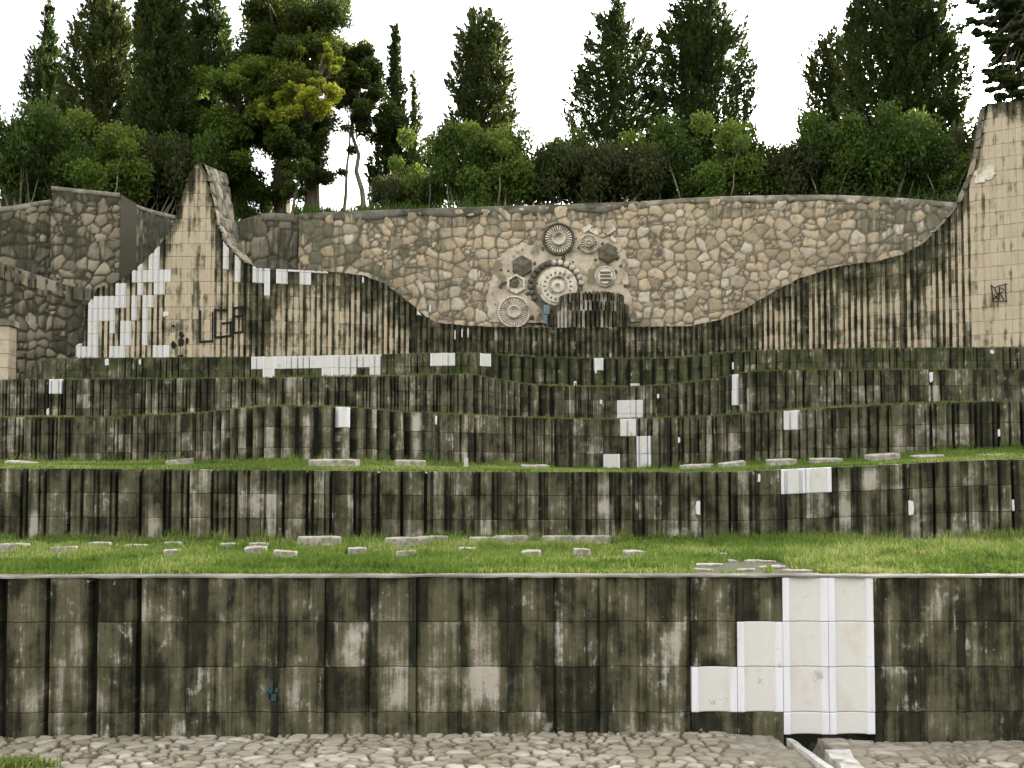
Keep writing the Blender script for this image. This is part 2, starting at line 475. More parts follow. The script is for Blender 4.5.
# wall 1, straight, along the cobbles
y1 = lin((-300, 577.5), (0, 577.5), (300, 577), (700, 576.5), (1024, 577), (1400, 577))
D1 = lin((-300, 10.1), (0, 10.), (512, 9.97), (1024, 10.02), (1400, 10.1))
y2 = lin((-300, 468), (0, 468), (300, 470), (512, 471.5), (700, 471.5), (850, 466), (1024, 459), (1400, 459))
D2 = lin((-300, 16.2), (0, 16), (400, 16.1), (640, 16.2), (720, 15.7), (1024, 15.0), (1400, 14.7))
z3 = 1.30
y3 = lin((-300, 418), (0, 417), (100, 416.5), (190, 413), (245, 407.5), (290, 405.5), (340, 406.5), (400, 411), (500, 416), (600, 419), (690, 416.5), (800, 409.5), (900, 404), (1024, 400.5), (1400, 399))
D3 = lambda px: Dz(y3(px), z3)
z4 = 2.41
y4 = lin((-300, 379), (0, 379), (200, 378), (330, 376.5), (420, 375), (468, 374), (500, 379), (530, 384), (600, 386.5), (660, 385), (715, 378), (755, 371), (830, 369.5), (1024, 369), (1400, 368))
D4 = lambda px: Dz(y4(px), z4)
z5 = 3.30
y5 = lin((48, 358), (150, 357.3), (250, 356.5), (380, 354), (470, 352.5), (505, 354.5), (560, 357), (640, 358), (690, 356), (730, 352), (780, 349.5), (1024, 347), (1400, 346))
D5 = lambda px: Dz(y5(px), z5)

def wall_thing(label):
    return thing('terrace_wall', label, 'terrace wall', (0, 0, 0), 'fluted stone terrace walls')

# ---- wall 1
path1 = Path(-330, 1400, D1, y1)
r1 = wall_thing('tall front retaining wall of black-streaked stone blocks standing on the cobbles')
S782 = path1.Sat(782.); w1 = float(path1.Sat(873.) - S782) / 2
off1 = float(S782 % w1)
slots1 = (44, 91, 137)
def prof1(px, k):
    if px < 142:
        return dict(p=P_CONVEX if hash2(np.array([k]), np.array([1]), 4)[0] < .3 else P_SHALLOW, span=.85)
    h = hash2(np.array([k]), np.array([2]), 4)[0]
    if px < 300: return dict(p=P_SHALLOW if h < .5 else P_RIB)
    if 300 <= px < 690: return dict(p=P_CONVEX if h < .25 else P_RIB)
    return dict(p=P_RIB)
def clean1(px, t, f, k, j, u):
    c = -.05 * np.ones_like(t)
    if 300 < px < 520: c = c + .10 * f - .02
    if 860 < px: c = c - .02
    for (x, ya, yb, a) in ((495, 610, 712, .62), (405, 625, 712, .46), (355, 620, 670, .40), (318, 625, 712, .26), (540, 690, 700, .2), (716, 635, 660, .45), (945, 580, 735, .12)):
        if abs(px - x) < 14:
            ta = (ya - 577) / F * 10; tb = (yb - 577) / F * 10
            c = c + .72 * a * np.clip(1.15 - ((u - .5) / .40) ** 2, -.25, 1) * sstep(ta - .12, ta + .20, t) * (1 - sstep(tb - .16, tb + .06, t))
    return c
whites1 = [dict(r=[(783, 570, 873, 742)], l='tall bright white pair of new panels over the drain'),
           dict(r=[(738, 620, 783, 712), (694, 664, 738, 712)], l='stepped white new blocks left of the tall panels')]
zb1 = lambda px: Z0 + float(interp(px, [(-400, -.02), (0, -.02), (512, .02), (780, .0), (783, .012), (873, .012), (876, -.06), (1024, -.06), (1400, -.08)])) 
ZB1 = lambda px: Z0 + (0.005 if 783 < px < 873 else -.12)
block_wall(r1, path1, w1, .405, ZB1, prof1, M['dark'], whites1, clean1, off=off1, rough=.008, seed=3, jag=.012)
# pale mortar cap along the lip
S = np.arange(.1, path1.S[-1] - .1, .06); P = path1.at(S)
prof_c = [(-.012, -.006), (-.006, .006), (.05, .010), (.27, .010), (.31, -.03)]
v = []
for d, z in prof_c:
    nz = .008 * (fbm(S * 6, S * 0 + d * 9, 21, 3) - .5) * 2
    v.append(np.stack([P[:, 0], P[:, 1] + d + nz * .8 + (.05 * (vnoise(S * 2.2, S * 0, 8) - .5) if d > .2 else 0), P[:, 2] + z + nz], -1))
n = len(S)
f = np.array([(r*n+i, r*n+i+1, (r+1)*n+i+1, (r+1)*n+i) for r in range(len(prof_c)-1) for i in range(n-1)])
obj('coping', np.concatenate(v), f, M['cap_mid'], r1, smooth=True)
def chip(root, name, mat, D, x, y, rx, ry, seed, label=None, n=36, out=.012):
    """a thin ragged flake lying on a wall face; D gives the distance of the face over picture columns"""
    c0 = W(x, y, float(D(x))); th = np.linspace(0, 2 * math.pi, n, endpoint=False)
    rx *= .5; ry *= .72; rr = (.72 + .25 * vnoise(th * 1.6, th * 0, seed) + .22 * vnoise(th * 6, th * 0, seed + 1)) * (np.abs(np.cos(th)) ** 5 + np.abs(np.sin(th)) ** 5) ** (-.2); k = c0[1] / F
    dx = float(W(x + 4, y, float(D(x + 4)))[1] - W(x - 4, y, float(D(x - 4)))[1]) / float(W(x + 4, y, float(D(x + 4)))[0] - W(x - 4, y, float(D(x - 4)))[0])
    X = np.cos(th) * rr * rx * k
    ring = np.stack([c0[0] + X, c0[1] - out + X * dx, c0[2] + np.sin(th) * rr * ry * k], -1)
    m = MB(); m.add(np.concatenate([ring, ring + (0, .05, 0)]), [list(range(n))] + [(i, i+n, (i+1) % n + n, (i+1) % n) for i in range(n)])
    V = m.V(); return obj(name, V, m.f, mat, root, {'wall': np.tile([.5, .5, .4, 0], (2*n, 1)), 'sz': V}, label=label)
# faded teal spray spots on wall 1
for i, (x, y, rx, ry) in enumerate(((271, 689, 4, 6), (274, 697, 5, 5), (268, 695, 3, 5), (277, 690, 3, 3), (272, 683, 2.5, 3), (230, 598, 3, 4), (228, 602, 1.5, 2))):
    chip(r1, 'paint_mark', M['teal'], D1, x, y, rx, ry, 900 + i, 'faded teal paint spot', out=.022 if x < 250 else .020)

# ---- wall 2
path2 = Path(-300, 1400, D2, y2)
r2 = wall_thing('second terrace wall up, behind the lawn of scattered grave stones')
def prof2(px, k):
    h = hash2(np.array([k]), np.array([2]), 14)[0]
    if px < 430: return dict(p=P_SHALLOW if h < .45 else P_FINE if h < .8 else P_HALF, span=.87 if h < .9 else .99)
    if px < 700: return dict(p=P_SHALLOW if h < .3 else P_FINE if h < .7 else P_RIB, span=1.)
    return dict(p=P_RIB if h < .4 else P_FINE if h < .85 else P_HALF, span=1. if h < .9 else .9)
def clean2(px, t, f, k, j, u):
    h = hash2(np.array([k]), np.array([j]), 33)[0]
    c = -.02 + .05 * f + 0 * t
    for (x, ya, yb, a) in ((611, 478, 494, .30), (610, 496, 518, .34), (268, 490, 534, .2), (840, 486, 520, .2), (862, 474, 494, .34), (1000, 510, 530, .2), (430, 494, 516, .16), (160, 510, 534, .2), (33, 512, 534, .25)):
        if abs(px - x) < 12: c = c + a * np.clip(1 - ((u - .5) / .46) ** 2, 0, 1) * sstep((ya - 474) / F * 16, (ya - 464) / F * 16, t) * (1 - sstep((yb - 474) / F * 16, (yb - 466) / F * 16, t))
    if j >= 2: c = c + .16 * (h > .55) * sstep(.8, 1.0, t)
    if 150 < px < 270: c = c + .06
    return c
zb2 = lambda px: ZL1 - .05 + float(interp(px, [(-300, 0), (700, 0), (1024, .03), (1400, .03)]))
w2 = .345; S781 = float(path2.Sat(780.6))
block_wall(r2, path2, w2, .355, zb2, prof2, M['dark'], [dict(r=[(780, 466, 829, 494)]), dict(r=[(690, 497, 702, 518)]), dict(r=[(905, 498, 919, 515)])][:1], clean2, off=S781 % w2, seed=23, jag=.01)

# ---- wall 3
path3 = Path(-280, 1400, D3, y3)
r3 = wall_thing('third terrace wall up, its closely ribbed bulge left of centre and white stepped repairs')
def prof3(px, k):
    h = hash2(np.array([k]), np.array([2]), 44)[0]
    if 215 < px < 415: return dict(p=P_CONVEX if h < .6 else P_SHALLOW, span=.70)
    if 415 <= px < 680: return dict(p=P_SHALLOW if h < .3 else P_HALF if h < .65 else P_FINE, span=.99 if h < .75 else .9)
    return dict(p=P_HALF if h < .35 else P_FINE if h < .7 else P_SHALLOW, span=.88 if h < .75 else 1.)
def clean3(px, t, f, k, j, u):
    c = -.02 + .05 * f + 0 * t
    if 215 < px < 420: c = c + .10 * f
    return c
zb3p = lin((-300, 463), (0, 463), (340, 464), (512, 467), (600, 471), (640, 472), (700, 468), (850, 461), (1024, 452), (1400, 450))
zb3 = lambda px: float(W(px, zb3p(px), D3(px))[2]) 
w3 = .33
block_wall(r3, path3, w3, .345, lambda px: zb3(px) - .06, prof3, M['dark'],
           [dict(r=[(333, 404, 356, 426)]), dict(r=[(619, 417, 638, 437)]), dict(r=[(637, 436, 657, 480)]), dict(r=[(603, 454, 621, 480)]), dict(r=[(780, 408, 800, 430)])],
           clean3, off=float(path3.Sat(620.) % w3), seed=53, jag=.01)

# ---- wall 4
path4 = Path(-260, 1400, D4, y4)
r4 = wall_thing('fourth terrace wall up, with thin white strips right of centre and a small white square far left')
def prof4(px, k):
    h = hash2(np.array([k]), np.array([2]), 64)[0]
    if 470 < px < 560 or 670 < px < 760: return dict(p=P_CONVEX, span=.72)
    if px < 470: return dict(p=P_SHALLOW if h < .3 else P_HALF if h < .6 else P_FINE, span=1. if h < .5 else .9)
    return dict(p=P_SHALLOW if h < .35 else P_FINE if h < .7 else P_HALF, span=1. if h < .8 else .9)
def clean4(px, t, f, k, j, u):
    return -.03 + .05 * f + 0 * t + (.04 if 500 < px < 700 else 0)
w4 = .32
block_wall(r4, path4, w4, .34, 1.33, prof4, M['dark'],
           [dict(r=[(47, 376, 62, 394)]), dict(r=[(730, 373, 739, 409)]), dict(r=[(741, 370, 749, 400)]), dict(r=[(750, 400, 758, 420)]), dict(r=[(616, 401, 646, 425)])],
           clean4, off=float(path4.Sat(617.) % w4), seed=73, jag=.01)

# ---- wall 5, low, turning back at its left end
pre = [W(22, 371.5, Dz(371.5, z5)), W(27, 369, Dz(369, z5)), W(36, 364, Dz(364, z5))]
path5 = Path(48, 1400, D5, y5, pre=pre)
r5 = wall_thing('low topmost terrace wall, mossy, with a long strip of white blocks left of centre')
def prof5(px, k):
    h = hash2(np.array([k]), np.array([2]), 84)[0]
    if 492 < px < 745: return dict(p=P_CONVEX, span=.78)
    return dict(p=P_SHALLOW if h < .5 else P_HALF, span=1. if h < .85 else .9)
def clean5(px, t, f, k, j, u):
    return -.04 + 0 * t + (.12 if 395 < px < 412 else 0)
w5 = .315
block_wall(r5, path5, w5, .33, 2.42, prof5, M['dark_moss'],
           [dict(r=[(250, 350, 383, 365.5), (262, 365, 275, 380), (318, 365, 358, 380), (370, 365, 383, 380)]), dict(r=[(430, 350, 456, 364)]), dict(r=[(479, 350, 492, 364)]), dict(r=[(590, 352, 605, 367)]), dict(r=[(629, 379, 641, 390)])],
           clean5, off=float(path5.Sat(251.) % w5), seed=93, jag=.01)

# ---- the great wave wall with its two towers
yw_pts = [(76, 345), (83, 342), (85.5, 306), (92, 300), (97, 288), (110, 284.5), (125, 277), (140, 265), (155, 250), (168, 234), (176, 215), (184, 190), (190, 170), (193, 165), (202.5, 163), (206, 172), (211, 196), (217, 224), (223, 241), (233, 253), (246, 263), (258, 268), (300, 270), (340, 272), (365, 276), (385, 284), (408, 302), (425, 317), (440, 323), (470, 326), (560, 327.5), (690, 326), (720, 320), (745, 309), (772, 293), (800, 278), (838, 266), (878, 261), (903, 254.5), (925, 242), (945, 222), (962, 200), (974, 172), (980, 148), (984, 120), (986.5, 103.5), (1005, 101.5), (1060, 101), (1085, 120), (1100, 170), (1140, 235), (1220, 270), (1400, 285)]
yw = lambda x: np.interp(x, [p[0] for p in yw_pts], [p[1] for p in yw_pts])
Dw = lin((76, 31.4), (200, 31.), (320, 31.6), (430, 32.6), (560, 33.), (700, 32.6), (800, 31.2), (900, 30), (985, 28.9), (1100, 27.6), (1400, 26))
path6 = Path(76.5, 1400, Dw, yw, n=4000)
r6 = thing('wave_wall', 'great curving fluted wall rising in two towers above the terraces, white patches on its left wing', 'monument wall')
ww = .165; off6 = 0.
GR = [(0, 0), (87, .9), (160, .9), (168, 0), (212, 0), (216, .6), (238, .7), (242, 1), (264, 1), (272, .7), (300, .6), (345, .8), (352, 1), (945, 1), (962, .6), (972, 0), (1400, 0)]
def groove_amt(px): return float(np.interp(px, [g[0] for g in GR], [g[1] for g in GR]))
def prof6(px, k):
    h = hash2(np.array([k]), np.array([2]), 104)[0]
    g = groove_amt(px)
    if g < .1: return dict(p=P_FLAT, joint=(k % 2 == 0), span=1.)
    if (265 < px < 345 and h < .45): return dict(p=P_FLAT, joint=True)
    if 830 < px < 945 and h < .18: return dict(p=P_FLAT, joint=True)
    if g < .95: return dict(p=P_GROOVE_SH)
    return dict(p=P_GROOVE)
def clean6(px, t, f, k, j, u):
    h = hash2(np.array([k]), np.array([1]), 131)[0]; h2 = vnoise(np.array([k * .23]), np.array([.5]), 77)[0]
    Lp = float(np.interp(px, [0, 85, 130, 165, 172, 185, 206, 214, 236, 243, 262, 270, 300, 345, 380, 408, 418, 430, 735, 765, 800, 850, 900, 940, 958, 972, 984, 1060],
                             [4., .5, .4, .6, 1.3, .7, .4, .6, .9, 2.8, 2.8, 1.1, .40, .65, .85, 1.0, 4., 5., 5., .45, .55, .8, 1.1, 1.2, .6, .12, .30, .40]))
    if 172 < px < 186: Lp *= .6
    Lp = Lp * (.45 + .8 * h + .3 * h2)
    if 740 < px < 950 and h > .74: Lp += 1.3
    if 225 < px < 265 and h > .7: Lp -= 2.2
    c = sstep(Lp - .45, Lp + .35, t)
    g = groove_amt(px)
    c = c * (1 - g * (.55 + .45 * h2) * (1 - f)) * (.34 + .08 * h)
    if g < .1: c = c + (.14 if px > 950 else .08) * sstep(Lp - .1, Lp + .4, t)
    return c - .07
ch6 = .36
wl = lambda l, *r: dict(r=list(r), l=l)
whites6 = [wl('bright white new blocks at the far left foot', (75, 344, 100, 362), (86, 303, 96, 345)),
           wl('bright white new blocks', (96, 296, 112, 320)), wl('bright white new blocks', (114, 285, 127, 309), (112, 300, 116, 330)),
           wl('bright white new blocks', (118, 320, 131, 342)), wl('bright white new blocks', (136, 262, 143, 294), (132, 273, 148, 285)),
           wl('bright white new blocks', (130, 298, 136, 325), (141, 290, 146, 342), (145, 293, 152, 304)),
           wl('bright white new blocks high under the left tower', (151, 246, 162, 300), (160, 266, 171, 278)),
           wl('bright white new blocks', (154, 341, 170, 352)), wl('bright white new blocks', (110, 345, 124, 360)),
           wl('bright white new blocks', (222, 240, 229, 263)), wl('bright white new blocks', (233, 255, 238, 277)),
           wl('bright white new blocks along the top edge', (255, 262, 268, 277), (266, 270, 272, 295), (274, 264, 287, 284), (288, 264, 329, 277), (299, 276, 309, 288)),
           wl('bright white new blocks', (419, 306, 426, 317))]
block_wall(r6, path6, ww, ch6, 3.25, prof6, M['tan'], whites6, clean6, mode='abs', off=off6, rough=0, bevel=.006, gap=.007, seed=113, core_back=.22, bd=.11)
# rubble top and flank of the wave wall: thick at the left tower, thin elsewhere
a3 = np.concatenate([[0], np.cumsum(np.linalg.norm(np.diff(path6.P, axis=0), axis=1))]); S = np.interp(np.arange(.05, a3[-1] - .1, .06), a3, path6.S)
P = path6.at(S); px = path6.pxat(S)
thick = np.interp(px, [76, 160, 186, 200, 215, 235, 262, 300, 330, 480, 900, 1400], [.5, .55, 2.3, 2.5, 2.4, 2.2, 1.4, .8, .5, .45, .45, .45])
rise = np.interp(px, [180, 190, 203, 212, 235, 270], [0, .42, .42, .2, .15, 0])
nb = 34; vs = []; sz = []; rub = []
arc = np.concatenate([[0], np.cumsum(np.linalg.norm(np.diff(P, axis=0), axis=1))])
for q in np.linspace(0, 1, nb):
    d = .02 + q * thick
    e, cid, _, _, _ = voro(arc * 2.2, d * 2.2 + 3, 5)
    ed = sstep(.03, .16, e)
    bump = .05 * ed * (q < .999) - .03
    zz = P[:, 2] + rise * q + bump * .5
    vs.append(np.stack([P[:, 0] + bump * (np.gradient(P[:, 2]) < -.02) * 1.6, P[:, 1] + d, zz], -1))
    sz.append(np.stack([arc, d, 0 * d], -1)); rub.append(np.stack([cid, ed, .52 + 0 * d, hash2(np.floor(cid * 999), np.zeros_like(cid))], -1))
q = vs[-1].copy(); q[:, 2] = 3.3; vs.append(q); sz.append(sz[-1]); rub.append(rub[-1])
n = len(S); nr = len(vs)
f = np.array([(r*n+i, r*n+i+1, (r+1)*n+i+1, (r+1)*n+i) for r in range(nr-1) for i in range(n-1)])
obj('rubble_flank', np.concatenate(vs), f, M['rub_dark'], r6, {'sz': np.concatenate(sz), 'rub': np.concatenate(rub)})
# end face at the far left
a = path6.at(.02)
m = MB(); m.box((a[0] - .06, a[1] + .04, 3.25), (a[0] + .02, a[1] + .6, a[2] - .02)); obj('end_face', m.V(), m.f, M['cap_dark'], r6)

def stroke(m, pts, D, wd, thick=.004):
    """a ribbon of paint following the wall face"""
    pts = np.asarray(pts, float)
    for a, b in zip(pts[:-1], pts[1:]):
        Pa = W(a[0], a[1], D(a[0])); Pb = W(b[0], b[1], D(b[0]))
        t = (Pb - Pa); t = t / np.linalg.norm(t); s = np.array([-t[2], 0, t[0]]) * wd / 2
        Pa = Pa - t * wd * .4; Pb = Pb + t * wd * .4
        q = [Pa - s, Pb - s, Pb + s, Pa + s]
        m.add(np.array(q + [k + (0, thick, 0) for k in q]), [(0, 1, 2, 3), (0, 4, 5, 1), (1, 5, 6, 2), (2, 6, 7, 3), (3, 7, 4, 0)])
Dg = lambda x: float(Dw(x)) - .034
LET = [[(200, 311), (200, 342), (212.5, 341)], [(212.5, 342), (212.5, 312)],
       [(226, 310), (215, 310), (215, 337.5), (229, 336)], [(222, 323.5), (231, 322.5)], [(230.5, 322), (230.5, 336)],
       [(234, 308), (242.5, 307), (242.5, 332), (234, 333), (234, 308)], [(234, 316.5), (242.5, 316)]]
for l in LET:
    m = MB(); stroke(m, l, Dg, .060 if l is not LET[1] else .04); obj('graffiti_stroke', m.V(), m.f, M['ink'], r6)
for (x, y, rx, ry) in ((173, 345, 3, 3.5), (181, 342, 2.6, 4), (181.5, 334.5, 2.4, 2.4), (187, 340.5, 1.4, 2.8), (173, 326, 1.6, 1.2), (180, 356, 4, 1.2)):
    m = MB(); c0 = W(x, y, Dg(x)); th = np.linspace(0, 2 * math.pi, 18, endpoint=False); rr = .65 + .7 * vnoise(th * 2.2, th * 0, int(x * 3 + y))
    ring = np.stack([c0[0] + np.cos(th) * rr * rx * 31 / F, np.full(18, c0[1]), c0[2] + np.sin(th) * rr * ry * 31 / F], -1)
    m.add(np.concatenate([ring, ring + (0, .02, 0)]), [list(range(18))] + [(i, i+18, (i+1) % 18 + 18, (i+1) % 18) for i in range(18)])
    obj('graffiti_blot', m.V(), m.f, M['ink'], r6)
Dg2 = lambda x: float(Dw(x)) - .022
m = MB()
for l in [[(991.5, 286), (993, 302), (1005.5, 301)], [(991, 285), (994, 288), (1000, 285.5), (1007, 284)], [(1005, 284), (1006.5, 302)], [(995, 289), (997, 294), (1003, 292)], [(994, 299), (1000, 293), (1004, 300)], [(999.5, 287), (999, 300)], [(994, 295), (998, 299)], [(1001, 288), (1004, 290)]]:
    stroke(m, l, Dg2, .03)
obj('graffiti_emblem', m.V(), m.f, M['ink'], r6, label='black scrawled square emblem on the right tower')

# pale scrapes and fresh fills on the terrace walls
for i, (x, y, rx, ry) in enumerate(((698, 508, 4, 11), (911, 508, 5, 11), (759, 478, 2.5, 6), (1013, 505, 2, 8))): chip(r2, 'white_fill', M['white'], D2, x, y, rx, ry, 920 + i)
for i, (x, y, rx, ry) in enumerate(((679, 440, 2, 4), (999, 433, 1.6, 5), (436, 420, 2, 6))): chip(r3, 'white_fill', M['white'], D3, x, y, rx, ry, 930 + i)
for i, (x, y, rx, ry) in enumerate(((931, 377, 3.5, 7), (601, 402, 2.5, 3), (658, 396, 2, 3), (48, 412, 2.5, 5))): chip(r4, 'white_fill', M['white'], D4, x, y, rx, ry, 940 + i)
for i, (x, y, rx, ry) in enumerate(((575, 384, 3, 4), (596, 370, 2, 5), (107, 362, 4, 4.5), (140, 362, 2, 4), (992, 352, 3.5, 2.5), (733, 366, 1.4, 5))): chip(r5, 'white_fill', M['white'], D5, x, y, rx, ry, 950 + i)
for i, (x, y, rx, ry) in enumerate(((166, 314, 6, 3.2), (363, 280, 1.6, 4), (430, 308, 1.4, 5), (455, 335, 1.2, 7), (462, 333, 1.2, 6), (468, 333, 1.2, 7))): chip(r6, 'white_fill', M['white'], lambda x: Dw(x) - .01, x, y, rx, ry, 960 + i)
chip(r6, 'bleached_patch', M['carved'], lambda x: Dw(x) - .012, 985, 173, 17, 10, 977)
chip(r6, 'bleached_patch', M['carved'], lambda x: Dw(x) - .012, 980, 180, 9, 4, 978)
# ------------------------------------------------------------------ rubble walls
def rubble_wall(root, path, zb, res, cell, grime, mat, part, seed, depth=.06, thick=.5, jit=.72, zshift=0., topband=None):
    L = path.S[-1]; S = np.linspace(0, L, int(L / res) + 1); P = path.at(S); px = path.pxat(S)
    T = np.gradient(P[:, :2], axis=0); T /= np.linalg.norm(T, axis=1, keepdims=True) + 1e-9
    N = np.stack([T[:, 1], -T[:, 0]], -1)
    zt = P[:, 2]; nr = int((zt.max() - zb) / res) + 2
    V = []; SZ = []; RB = []
    for r in range(nr):
        z = zb + (zt - zb) * r / (nr - 1)
        wx = S + .35 * (fbm(S * 1.3, z * 1.3, seed + 40, 2) - .5) ; wz = z + .35 * (fbm(S * 1.3 + 9, z * 1.3, seed + 41, 2) - .5) + zshift
        # stones of mixed sizes: big cells, some of them split
        e1, c1, f1, cx, cy = voro(wx / cell[0], wz / cell[1], seed, jit)
        e2, c2, _, _, _ = voro(wx / cell[0] * 1.7 + 5, wz / cell[1] * 1.7, seed + 3, jit)
        split = c1 < .18
        e = np.where(split, np.minimum(e1 * cell[0] , e2 * cell[0] / 1.7), e1 * cell[0])
        cid = np.where(split, (c1 * 7.3 + c2) % 1., c1)
        ed = sstep(.022, .075, e)
        h = depth * (ed * (.75 + .25 * sstep(.05, .25, e)) * (.6 + .6 * cid) - .3) + .03 * (fbm(S * 7, z * 7, seed + 9, 3) - .5)
        if r == nr - 1: h = h * .3
        V.append(np.stack([P[:, 0] + N[:, 0] * h, P[:, 1] + N[:, 1] * h, z], -1))
        SZ.append(np.stack([S, z, 0 * S], -1))
        RB.append(np.stack([cid, ed, grime(px, zt - z, S, z), (cid * 37.7 + .31) % 1.], -1))
    for d, dz in ((thick, 0.), (thick, None)):
        z = zt + .0 if dz is not None else np.full_like(zt, zb)
        V.append(np.stack([P[:, 0] - N[:, 0] * d, P[:, 1] - N[:, 1] * d, z], -1)); SZ.append(np.stack([S, zt + d, 0 * S], -1)); RB.append(RB[nr - 1])
    n = len(S); nr += 2
    f = (np.arange(nr - 1)[:, None] * n + np.arange(n - 1)[None]).ravel()
    f = np.stack([f, f + 1, f + n + 1, f + n], -1)
    o = obj(part, np.concatenate(V), f, mat, root, {'sz': np.concatenate(SZ), 'rub': np.concatenate(RB)})
    # close the two ends
    for i in (0, n - 1):
        a = P[i]; m = MB(); q = [(a[0], a[1], zb), (a[0], a[1], a[2]), (a[0] - N[i, 0] * thick, a[1] - N[i, 1] * thick, a[2]), (a[0] - N[i, 0] * thick, a[1] - N[i, 1] * thick, zb)]
        m.add(q, [(0, 1, 2, 3)]); obj('end_face', m.V(), m.f, mat, root, {'sz': np.array([(p[0] * 3 + p[1], p[2], 0) for p in q]), 'rub': np.tile([.35, .6, .92, .5], (4, 1))})
    return o

def cap_strip(root, path, name, mat, px0, px1, h=.22, proud=.05, thick=.5, seed=1, wob=.25, rise=.03, label=None):
    """a mortar cap: covers the top and an uneven band of the face"""
    S = np.arange(float(path.Sat(px0)), float(path.Sat(px1)), .06); P = path.at(S)
    T = np.gradient(P[:, :2], axis=0); T /= np.linalg.norm(T, axis=1, keepdims=True) + 1e-9
    N = np.stack([T[:, 1], -T[:, 0]], -1); V = []
    hh = h * (1 - wob + 2 * wob * fbm(S * .9, S * 0, seed, 4))
    for q, d in ((1., -.02), (1., proud * .8), (.5, proud), (.12, proud), (-.1, proud * .7), (-.12, -thick)):
        z = P[:, 2] + rise - hh * q if q > 0 else P[:, 2] + rise + .012 * fbm(S * 5, S * 0 + d, seed + 4, 3)
        dd = d + .015 * (fbm(S * 4, S * 0 + q * 7, seed + 2, 3) - .5)
        V.append(np.stack([P[:, 0] + N[:, 0] * dd, P[:, 1] + N[:, 1] * dd, z], -1))
    n = len(S); nr = len(V)
    f = np.array([(r*n+i, r*n+i+1, (r+1)*n+i+1, (r+1)*n+i) for r in range(nr-1) for i in range(n-1)])
    return obj(name, np.concatenate(V), f, mat, root, smooth=False, label=label)

# ---- the long back wall
yb = lin((299, 214.5), (400, 210.5), (560, 205.5), (640, 202.5), (700, 198.5), (745, 197), (820, 196), (880, 198), (930, 201.5), (960, 204), (1150, 210))
Db = lin((299, 35.6), (560, 36.2), (745, 36.), (900, 34.8), (960, 34.2), (1150, 32.5))
pathB = Path(299, 1150, Db, yb)
rb = thing('rubble_wall', 'long light rubble stone wall at the top of the terraces, carrying the carved relief', 'stone wall')
def grimeB(px, t, S, z):
    g = np.interp(px, [299, 340, 430, 480, 640, 690, 830, 870, 960], [.70, .60, .44, .28, .24, .14, .16, .46, .62])
    g = g + .36 * (1 - sstep(.15, 1.1, t + .7 * (fbm(S * .8, 0 * S, 3, 3) - .5))) * np.interp(px, [299, 560, 600, 1000], [.7, .8, .7, .75])
    return g + .25 * sstep(3.2, 4.4, t) * np.interp(px, [400, 520, 700, 720], [.4, 1, 1, .0])
rubble_wall(rb, pathB, 3.3, .05, (.385, .34), grimeB, M['rub_main'], 'masonry', 201, depth=.035)
cap_strip(rb, pathB, 'coping', M['cap_mid'], 300, 640, h=.24, proud=.02, seed=5, wob=.6, label='pale mortar coping')
cap_strip(rb, pathB, 'coping', M['cap_dark'], 640.5, 1149, h=.20, proud=.02, seed=6, wob=.5, label='grimy grey coping')

# ---- the short curved wall between tower and back wall
yc = lin((205, 243), (232, 224), (246, 218.5), (262, 214.5), (299, 215))
Dc = lin((205, 38.5), (232, 37.6), (262, 36.8), (299, 36.))
pathC = Path(205, 298.8, Dc, yc)
rc = thing('rubble_wall', 'short dark curved rubble wall between the left tower and the long back wall', 'stone wall')
rubble_wall(rc, pathC, 3.3, .05, (.6, .7), lambda px, t, S, z: .66 + 0 * S, M['rub_dark'], 'masonry', 231, depth=.06)
cap_strip(rc, pathC, 'coping', M['cap_mid'], 262, 296, h=.26, seed=15, wob=.3)

# ---- the far left rubble walls
yl = lin((-260, 232), (-60, 214), (0, 208.5), (53, 200.5))
pathD = Path(-260, 53, lin((-260, 33), (0, 35), (53, 35.4)), yl)
rd = thing('rubble_wall', 'dark rubble wall at the far left edge, running up to the square pier', 'stone wall')
rubble_wall(rd, pathD, 2.2, .05, (.42, .4), lambda px, t, S, z: .62 + 0 * S, M['rub_dark'], 'masonry', 261, depth=.06)
cap_strip(rd, pathD, 'coping', M['cap_dark'], -255, 52, h=.16, seed=17, wob=.3)

ypier = lin((52, 187.5), (121, 194.5))
pathE = Path(52, 121, lin((52, 34.9), (121, 34.7)), ypier)
re_ = thing('stone_pier', 'square rubble pier standing above the dark walls left of the tower', 'stone pier')
def grimeE(px, t, S, z): return np.interp(px, [52, 80, 100, 121], [.56, .54, .36, .30]) + .25 * (1 - sstep(.1, .6, t)) + .25 * sstep(3., 4, t)
rubble_wall(re_, pathE, 2.2, .05, (.40, .36), grimeE, M['rub_dark'], 'masonry', 281, depth=.05, thick=1.2)
cap_strip(re_, pathE, 'coping', M['cap_dark'], 52, 121, h=.14, seed=18, thick=1.2, wob=.2)

yf = lin((121, 198), (130, 203), (145, 209), (160, 213), (172, 216), (205, 224), (240, 230))
pathF = Path(121.6, 240, lin((121, 35.1), (150, 37), (240, 41)), yf)
rf = thing('rubble_wall', 'dark sagging rubble wall dipping from the pier to behind the left tower', 'stone wall')
rubble_wall(rf, pathF, 2.2, .06, (.3, .8), lambda px, t, S, z: .85 + 0 * S, M['rub_dark'], 'masonry', 301, depth=.06)
cap_strip(rf, pathF, 'coping', M['cap_dark'], 122, 239, h=.14, seed=19, wob=.2)

